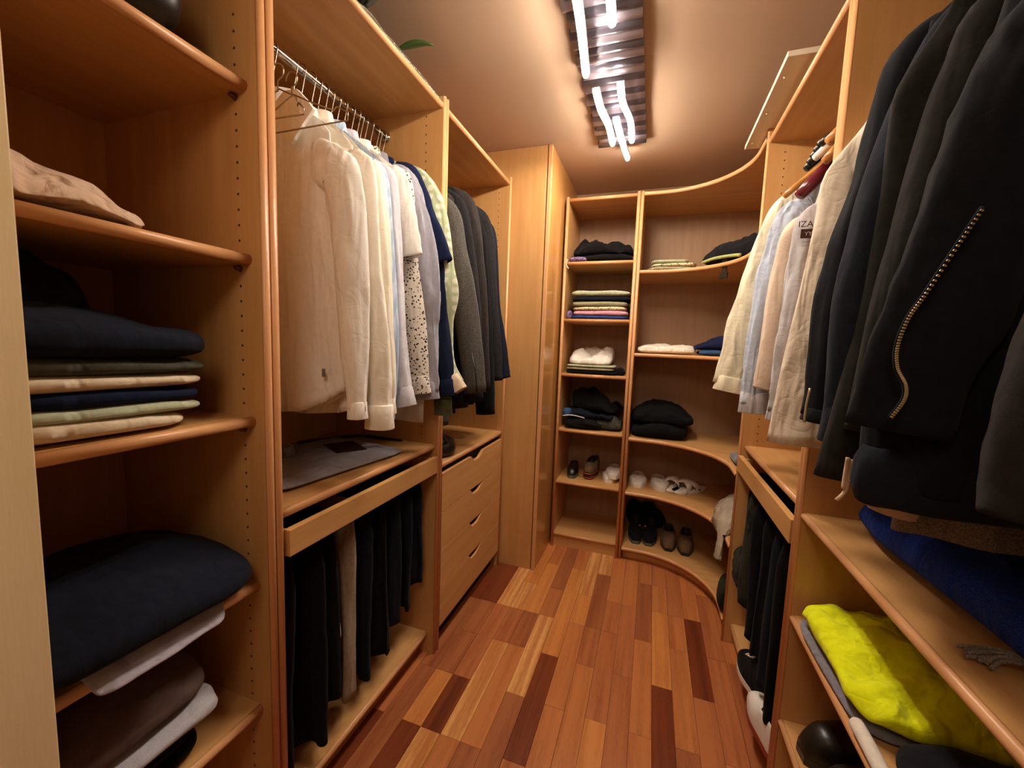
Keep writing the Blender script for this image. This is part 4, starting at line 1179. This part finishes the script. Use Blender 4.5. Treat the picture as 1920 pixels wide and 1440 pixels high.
def slipper(label, x, y, z, rot, L=.28, wd=.11, group=None, closed=True, hump=.05, name='slipper'):
    t = thing(name, label, 'slipper', (x, y, z), group); mx = xf(x, y, z, rot)
    bm = sole_bm(L, wd, .016, .9); bmesh.ops.bevel(bm, geom=[e for e in bm.edges if abs(e.verts[0].co.z - e.verts[1].co.z) < 1e-5], offset=.004, segments=2, affect='EDGES')
    bmesh.ops.transform(bm, matrix=mx, verts=bm.verts[:]); mesh_obj('sole', bm, C['slipper'], t, True)
    # two straps that cross over the instep
    for sgn in (-1, 1):
        n = 18; rings = []
        for i in range(n + 1):
            f = i / n
            u0 = .42 + .34 * f if sgn > 0 else .76 - .34 * f
            uc = u0
            wh = outline(min(.97, uc), L, wd, .9)
            x_ = -wh * math.cos(PI * f) * 1.0
            zt = .014 + hump * math.sin(PI * f) ** .7 + (.006 if sgn > 0 else 0)
            rw = .12 * L * (.75 + .35 * math.sin(PI * f))
            ring = []
            for k in range(8):
                a = 2 * PI * k / 8
                ring.append(mx @ Vector((x_ , u0 * L + rw * .8 * math.cos(a), zt + .007 * math.sin(a) - (.012 * abs(math.cos(a)) if True else 0))))
            rings.append(ring)
        bm = nb(); loft(bm, rings, True, True, True); mesh_obj('strap', bm, C['terry'], t, True)
    return t


def closed_slipper(label, x, y, z, rot, L=.29, wd=.12, group=None):
    t = shoe(label, x, y, z, rot, L, wd, .016, C['terry'], C['slipper'], group, toe=.034, name='slipper', open_to=.42)
    mx = xf(x, y, z, rot)
    for sg in (-1, 1):
        bm = nb(); tube(bm, spline([mx @ Vector((sg * .045, L * .50, .038)), mx @ Vector((sg * .022, L * .62, .051)), mx @ Vector((0, L * .74, .053))], 10), .0035, 6); mesh_obj('seam', bm, C['slipper'], t, True)
    return t


G = 'white slippers on the corner shelf'
closed_slipper('white towelling slipper, leftmost of four on the corner shelf, toe forward', -.035, 3.09, .466, PI, .3, .128, G)
closed_slipper('white towelling slipper, second from the left of four, tucked against the first', .095, 3.08, .466, PI + .08, .3, .128, G)
slipper('white towelling slipper with its flap folded up, third from the left of four', .215, 3.06, .466, PI - .15, wd=.11, group=G, hump=.055)
slipper('white towelling slipper turned sideways, rightmost of four beside the plastic bag', .40, 3.0, .466, PI - .75, L=.3, wd=.12, group=G, hump=.055)
# tower: shelf with a black slipper, brown shoes and white slippers
shoe('small black slip-on shoe at the left of the shoe shelf in the tower', -.50, 3.02, .473, PI + .08, .26, .088, .05, M['black_lea'], M['rubber'], G := 'shoes in the tower', toe=.05, open_to=.35)
shoe('brown shoe with an orange-striped sole stacked on its mate, tower shoe shelf', -.345, 3.05, .505, PI - .1, .27, .10, .07, C['suede'], M['black_pl'], G, toe=.06, stripe=plain('orange_rubber', 'C8502A', .5), laces=M['black_pl'])
shoe('brown shoe with an orange-striped sole underneath its mate, tower shoe shelf', -.375, 3.06, .473, PI + .04, .27, .10, .03, C['suede'], M['black_pl'], G, toe=.028, stripe=plain('orange_rubber', 'C8502A', .5))
closed_slipper('white slipper on top of another at the right of the tower shoe shelf', -.205, 3.07, .503, PI + .02, group=G)
closed_slipper('white slipper underneath another at the right of the tower shoe shelf', -.212, 3.075, .473, PI - .05, group=G)
# bottom corner shelf
G = 'shoes on the bottom corner shelf'
pinkl = plain('coral_lace', 'E87860', .6)
shoe('black trainer with a coral lace tag, left one on the bottom corner shelf', -.035, 3.04, .086, PI + .05, .285, .105, .085, C['blackw'], M['rubber'], G, toe=.055, laces=None)
shoe('black trainer with a coral lace tag, right one on the bottom corner shelf', .075, 3.04, .086, PI - .05, .285, .105, .085, C['blackw'], M['rubber'], G, toe=.055, laces=None)
for x_, sd in ((.000, 'left'), (.035, 'right')):
    b = nb(); lathe(b, [(.003, -.006), (.007, -.002), (.007, .003), (.002, .006)], (x_, 2.875, .172), 8)
    free_mesh('lace_tag', 'coral-red lace tag on the ' + sd + ' black trainer, bottom corner shelf', 'lace tag', b, pinkl, group=G)
shoe('brown suede loafer, left one on the bottom corner shelf', .192, 3.02, .086, PI - .02, .285, .108, .07, C['suede'], M['black_lea'], G, toe=.062, open_to=.5)
shoe('brown suede loafer, right one on the bottom corner shelf', .308, 3.00, .086, PI - .08, .285, .108, .07, C['suede'], M['black_lea'], G, toe=.062, open_to=.5)
onshelf('bag', 'flat black bag behind the black trainers, bottom corner shelf', 'bag', 'black', -.10, .18, 3.055, .086, .05, .20, layers=1, crown=.4, bump=.3)
# translucent plastic bag hanging over the corner shelf edge
b = nb(); rings = []
path = spline([(.64, 2.50, .51), (.56, 2.47, .55), (.49, 2.42, .555), (.445, 2.35, .52), (.415, 2.28, .48), (.400, 2.25, .44), (.392, 2.23, .40), (.388, 2.22, .345)], 40)
for i, p in enumerate(path):
    t = i / 39; d = (path[min(i + 1, 39)] - path[max(i - 1, 0)]).normalized(); bn = Vector((.5, -.85, 0)); bn = (bn - d * bn.dot(d)).normalized(); nn = d.cross(bn)
    r1 = .085 * (1 - .72 * smoothstep(.35, .7, t)) * (.3 + .7 * smoothstep(0, .15, t)); r2 = .06 * (1 - .8 * smoothstep(.35, .7, t)) * (.3 + .7 * smoothstep(0, .15, t))
    rings.append([p + bn * r1 * math.cos(2 * PI * k / 28) * (1 + .5 * nz(k * .7, t * 14)) + nn * r2 * math.sin(2 * PI * k / 28) * (1 + .6 * nz(k * .9, t * 16, 5)) for k in range(28)])
    for v in rings[-1]: v.z = max(v.z, .468) if v.x > .40 + .0 or v.y > 2.34 else v.z
loft(b, rings, True, True, True)
wm, nt, bs = newmat('white_film', .2, .6)
bs.inputs['Base Color'].default_value = lin('DCCDB6'); bs.inputs['Transmission Weight'].default_value = .6; bs.inputs['IOR'].default_value = 1.15
free_mesh('plastic_bag', 'crumpled translucent white plastic bag hanging over the curved shelf edge', 'plastic bag', b, wm)
folded('bag', 'black bag poking out low beside the right wardrobe panel', 'bag', C['camo'], .455, 2.20, .09, .12, .10, .20, crown=.3, bump=.2, e=.6)

# =================================================================== RIGHT WARDROBE
G = 'shirts on the right rail'
shirt('shirt', 'cream long-sleeved shirt with a pleated cuff, furthest back on the right rail', 'shirt', C['cream3'], 1.86, s=-1, sh=.235, zs=1.985, zn=2.09, hw=.27, zh=1.16, sleeve='long',
      edges=[(1452,380),(1412,475),(1388,556),(1366,632),(1343,722)], ye=1.80, rn=(.06, .068, .07, .066), rv=(.034, .036, .034, .026), group=G, wr=.14, cuffL=.06)
shirt('shirt', 'pale blue shirt with a gathered sleeve and square grey cuff, right rail', 'shirt', C['blue2'], 1.72, s=-1, sh=.225, zs=1.985, zn=2.09, hw=.26, zh=1.20, sleeve='long',
      edges=[(1462,392),(1441,462),(1420,530),(1394,650),(1388,715),(1388,755)], ye=1.64, rn=(.06, .058, .052, .042), rv=(.034, .034, .032, .026), group=G, wr=.16, cuffm=C['greyw'], cuffL=.075)
shirt('shirt', 'beige-white shirt between the pale blue shirt and the linen shirt', 'shirt', C['pinkish'], 1.60, s=-1, sh=.20, zs=1.96, zn=2.09, hw=.235, zh=1.175, sleeve='long',
      edges=[(1470,420),(1450,500),(1432,600),(1418,700),(1412,730)], ye=1.58, rn=(.05, .045, .045, .04), group=G, collar=True, cuffL=0)
sb, sbd = shirt('shirt', 'light grey-blue shirt with printed brown lettering inside its collar, right rail', 'shirt', C['greyw'], 1.46, s=-1, sh=.215, zs=1.985, zn=2.08, hw=.25, zh=1.20, sleeve='long',
      edges=[(1497,400),(1482,480),(1468,560),(1452,640),(1444,710),(1440,770)], ye=1.46, rn=(.055, .05, .045, .030), group=G, wr=.14)
# lettering printed inside the shirt's collar
def text(body, s, mat, loc, rx, rz, parent, name='lettering'):
    cu = bpy.data.curves.new(name, 'FONT'); cu.body = body; cu.size = s; cu.extrude = .0003; cu.align_x = 'CENTER'
    o = bpy.data.objects.new(name, cu); col.objects.link(o)
    dg = bpy.context.evaluated_depsgraph_get(); me = bpy.data.meshes.new_from_object(o.evaluated_get(dg))
    bpy.data.objects.remove(o); me.materials.append(mat); me.name = name
    o = bpy.data.objects.new(name, me); col.objects.link(o)
    o.parent = parent; o.location = Vector(loc) - WORLD[parent.name]; o.rotation_euler = (rx, 0, rz); return o
ink = plain('brown_ink', '3A2018', .8)
lp = aty(1517, 425, 1.415)
text('IZAC', .024, ink, (lp.x, 1.415, lp.z), PI / 2, 0, sb)
bm = nb(); box(bm, (lp.x - .019, 1.415, lp.z - .032), (lp.x + .019, 1.4155, lp.z - .006)); mesh_obj('emblem', bm, ink, sb)
text('YY', .016, C['greyw'], (lp.x, 1.4148, lp.z - .025), PI / 2, 0, sb, 'emblem_mark')
for k_ in range(2):
    bm = nb(); tube(bm, [(lp.x - .014 + .003 * i, 1.4152, lp.z - .042 - .011 * k_ + .0016 * math.sin(i * 2.2 + k_)) for i in range(10)], .0005, 4); mesh_obj('stitched_line', bm, ink, sb)

def tip_hanger(label, px, py, y, zc, m, tip, group, **k):
    q = aty(px, py, y); wood_hanger(label, .68, y, zc, 2.21, half=.68 - q.x - tip * .8, drop=zc - q.z, m=m, tip=tip, group=group)
HG = 'hangers on the right rail'
tip_hanger('burgundy lacquered wooden hanger over the pale blue shirt, right rail', 1484, 372, 1.56, 2.135, 'burg', .021, HG)
tip_hanger('pale wooden hanger carrying the cream shirt, right rail', 1462, 372, 1.70, 2.13, 'walnut', .012, HG)
tip_hanger('plain wooden hanger just above the burgundy one, right rail', 1533, 308, 1.50, 2.165, 'walnut', .016, HG)
tip_hanger('upper plain wooden hanger at the panel, right rail', 1538, 272, 1.47, 2.178, 'walnut', .019, HG)
tip_hanger('white plastic hanger between the black and wooden ones, right rail', 1516, 302, 1.53, 2.17, 'white_pl', .014, HG)
for k in range(5):
    tip_hanger(['outermost black plastic hanger of the empty bunch on the right rail', 'thin black plastic hanger inside the empty bunch on the right rail', 'thin black plastic hanger inside the empty bunch on the right rail', 'thin black plastic hanger inside the empty bunch on the right rail', 'innermost black plastic hanger of the empty bunch, against the white one'][k],
               1500 + k * 6, 322 - k * 11, 1.60 - k * .018, 2.175, 'black_pl', .014, 'black hangers on the right rail')

# R1 trousers on the rack
G = 'trousers on the right pull-out rack'
TR = [('black trousers furthest back on the right rack', 'black', 1.97, .56, .12, .42), ('black cargo trousers with stitched pockets on the right rack', 'camo', 1.88, .55, .13, .33), ('black cotton trousers in the middle of the right rack', 'black', 1.77, .56, .14, .27),
      ('black jeans hanging low on the right rack', 'blackw', 1.66, .56, .13, .25), ('dark jeans with a worn pale patch on the right rack', 'jean', 1.55, .56, .13, .22), ('black trousers nearest the panel on the right rack', 'black', 1.44, .55, .13, .20)]
for l, m_, y_, xc, hw, zb in TR: trousers(l, C[m_], y_, xc, hw, .885, zb, group=G, s=-1, th=.03)
folded('rolled_shorts', 'rolled dark cargo shorts bulging out of the right trouser rack', 'shorts', C['camo'], .465, 1.95, .36, .12, .16, .19, layers=3, e=.6, bump=.15, groove=.08)
# shoes on R1's board
shoe('brown leather shoe on the board above the right trouser rack', .66, 1.52, .975, -.5, .27, .10, .05, plain('brown_leather', '3A1A12', .35), M['black_lea'], toe=.045)
G = 'trainers on the bottom of the right wardrobe'
shoe('dark trainer with a white sole, further one at the bottom of the right wardrobe', .50, 1.56, .10, .2, .28, .10, .12, C['black'], M['white_rub'], G, toe=.07, laces=M['white_rub'])
shoe('white and red-brown trainer, nearer one at the bottom of the right wardrobe', .475, 1.345, .10, .12, .28, .10, .10, M['white_rub'], plain('red_rubber', '8A3020', .5), G, toe=.06)

# =================================================================== NEAR RIGHT: LONG LINEN SHIRT AND JACKETS
G = 'garments on the near right rail'
shirt('linen_shirt', 'long crinkled off-white linen shirt hanging at the panel, before the dark jackets', 'shirt', C['linen'], 1.205, s=-1, sh=.235, zs=2.0, zn=2.09, hw=.325, zh=1.175, th=.04, hemc=-.0, dx=.055, dy=-.01,
      sleeve=None, group=G, fold=.012, kf=3.5)
def coat(label, mat, y, edges, ye, name='jacket', **k):
    kw = dict(zn=2.13, zs=2.04, sh=.235, hw=.275, zh=1.2, th=.038, rn=(.095, .085, .075, .052), rv=(.045, .048, .044, .034), hemc=0, fold=.009, wr=.07, group=G, s=-1)
    kw.update(k)
    return shirt(name, label, 'jacket', mat, y, sleeve='long', edges=edges, ye=ye, **kw)


j1, _ = coat('black jacket with a small zip at its cuff, beside the linen shirt', C['jblack'], 1.11, [(1690, 60), (1640, 170), (1602, 330), (1562, 450), (1536, 560), (1520, 690), (1508, 780)], 1.06, wr=.09, cuffL=.03, rn=(.08, .07, .06, .044))
coat('black sweatshirt with a ribbed cuff, second dark garment from the linen shirt', C['jnavy'], 1.02, [(1749, 23), (1690, 150), (1613, 350), (1582, 470), (1562, 560), (1549, 690), (1542, 795)], .96, wr=.03, cuffL=.075, cuffr=(.98, 1.0), rn=(.08, .07, .06, .046))
j3, _ = coat('olive-black long coat whose straight hem hangs below the ribbed cuff', C['jchar'], .93, [(1811, 4), (1765, 130), (1722, 249), (1670, 430), (1636, 560), (1604, 700), (1580, 810)], .885, wr=.02, cuffL=0, rn=(.08, .075, .065, .055), zh=1.165, dx=.05, hw=.31)
j4, b4 = coat('black jacket with a curving brass zip, nearest but one on the right', C['jblack'], .79, [(1889, 4), (1830, 140), (1772, 272), (1715, 430), (1667, 560), (1620, 680), (1591, 800)], .74, wr=.12, zh=1.20, dx=.0, rn=(.08, .07, .065, .058), rv=(.045, .045, .045, .04), th=.05, hw=.305, sh=.19, xr=.63, mid=.9, cuffL=.0)
j5, b5 = coat('dark grey jacket cut off by the right edge, nearest of all', C['jchar'], .52, [(2060, 250), (1985, 420), (1930, 580), (1880, 740), (1845, 870), (1835, 960)], .50, wr=.05, zh=1.165, th=.045, cuffL=0, hw=.235, sh=.20, rn=(.07, .062, .055, .05))
# brass zip of the fourth jacket
zp = spline([aty(px, py, .682) for px, py in ((1842, 388), (1790, 465), (1735, 548), (1700, 598), (1680, 650), (1680, 690), (1695, 722), (1692, 750), (1664, 787))], 150)
tp = nb(); tube(tp, zp[::3], .0026, 6); zt = mesh_obj('zip_tape', tp, C['jnavy'], j4, True)
b = nb()
for i in range(2, 148, 2):
    p = zp[i]; d = (zp[i + 1] - zp[i - 1]).normalized()
    if i % 1 == 0:
        nn = Vector((d.z, 0, -d.x)).normalized()
        a_ = p - nn * .0017 + Vector((0, -.0042, 0)); c_ = p + nn * .0017 + Vector((0, -.0042, 0))
        tube(b, [a_, (a_ + c_) / 2, c_], .0013, 4)
mesh_obj('zip_teeth', b, M['brass'], zt, kind='stuff')
# ribbed waistband of the fourth jacket
b = nb(); rings = []
for z_, gx, gy in ((1.262, .300, .052), (1.258, .312, .062), (1.235, .322, .068), (1.20, .324, .070), (1.172, .316, .064), (1.168, .306, .056), (1.19, .300, .050)):
    rings.append([Vector((.643 + gx * math.copysign(abs(math.cos(2 * PI * k / 72)) ** .8, math.cos(2 * PI * k / 72)), .785 + gy * math.sin(2 * PI * k / 72) + .006 * math.sin(5 * PI * k / 36), z_ + .010 * nz(math.cos(2 * PI * k / 72) * 2, math.sin(2 * PI * k / 72) * 2))) for k in range(72)])
loft(b, rings, True, False, False)
mesh_obj('waistband', b, C['jnavy'], j4, True)
# cuff zip on the first black jacket
p = spline([aty(1519, 728, 1.01), aty(1512, 760, 1.01), aty(1508, 792, 1.01)], 10)
b = nb(); tube(b, p, .0025, 6); mesh_obj('cuff_zip', b, M['brass'], j1, True)
# drawstrings
for k, pts in enumerate(([(1590, 858), (1585, 888), (1581, 916)], [(1598, 862), (1590, 900), (1584, 922), (1568, 938)])):
    b = nb(); tube(b, spline([aty(px, py, .87) for px, py in pts], 12), .0035, 8)
    free_mesh('drawstring', ['short straight beige drawstring hanging under the black jackets', 'longer curled beige drawstring hanging under the black jackets'][k], 'cord', b, C['beige'], group='beige drawstrings')
cu_ = aty(1670, 962, .82)
b = nb(); sleeve_bm(b, [cu_ + Vector((.03, 0, .22)), cu_ + Vector((.015, 0, .1)), cu_], (.045, .04, .034), (.03, .03, .026), 3, .05, seg=14)
free_mesh('pink_sleeve', 'pinkish-beige cuff showing under the black jackets above the blue blanket', 'sleeve', b, C['pinkish'], group=G)
b = nb(); sheet(b, .68, .855, -1, 1.6, .25, 1.59, .262, 1.105, .03, 9, .006, 3, 0, 0, N=48, Mz=16, neck=.2)
free_mesh('wool_skirt', 'brown-grey wool hem hanging beneath the nearest black jackets', 'clothes', b, C['greywool'], group=G)

# on the near right shelves
folded('blanket', 'thick royal-blue knitted blanket folded along the upper right shelf', 'blanket', C['royal'], .70, .79, .970, .40, .92, .115, layers=1, bump=.18, crown=.25, e=.3, ragged=.05, rot=.02)
b = nb()
for k in range(9):
    a_ = Vector((.498, .735, .983)); r1 = random.uniform(-.012, .012); r2 = random.uniform(-.006, .012)
    tube(b, spline([a_ + Vector((.14, -.05, .004 + r2 * .5)), a_ + Vector((.07, -.02 + r1 * .5, .004 + r2 * .6)), a_ + Vector((0, r1, .002 + r2 * .5)), a_ + Vector((-.035 + random.uniform(-.01, .01), r1 * 2, -.006))], 10), .0028, 5)
free_mesh('tassel', 'dark grey yarn tassel lying across the upper right shelf', 'tassel', b, C['greywool']).__setitem__('kind', 'stuff')
folded('shirt', 'dark grey shirt showing as a thin edge under the lime-yellow top', 'clothes', C['greysh'], .59, 1.07, .672, .345, .37, .022, layers=1, bump=.1, crown=.05, e=.3)
folded('lime_top', 'bright lime-yellow crumpled sports top on the middle right shelf', 'clothes', C['lime'], .60, 1.06, .690, .36, .385, .085, layers=1, bump=.5, crown=.35, e=.4, ragged=.08, N=96, MM=40, side=.75, groove=0)
folded('folded_clothes', 'black folded clothes beside the lime-yellow top, middle right shelf', 'clothes', C['jblack'], .62, .66, .672, .36, .42, .075, layers=1, bump=.2, crown=.2, e=.35)
b = nb(); tube(b, spline([(.425, .92, .688), (.423, .84, .69), (.421, .74, .688), (.42, .60, .687)], 20), [.004] + [.013] * 18 + [.004], 12)
free_mesh('white_roll', 'rolled white towel edge at the front of the middle right shelf', 'towel', b, C['terry'])
G = 'black boots on the lower right shelf'
for k, (y_, l) in enumerate(((1.235, 'black leather boot lying toe-out, the further one on the lower right shelf'), (1.115, 'black leather boot lying toe-out, the nearer one on the lower right shelf'), (.995, 'black leather boot mostly hidden, nearest on the lower right shelf'))):
    shoe(l, .722, y_ - .035, .352, PI / 2 + .12, .29, .115, .13, M['black_lea'], M['black_pl'], G, toe=.075, name='boot', open_to=.3)

b = nb(); tube(b, spline([aty(1064, 486, 2.672), aty(1062, 496, 2.668), aty(1066, 504, 2.668)], 8), .003, 6)
free_mesh('cord_end', 'tiny white cord end hanging at the left of the top tower shelf', 'cord', b, M['white_pl'])
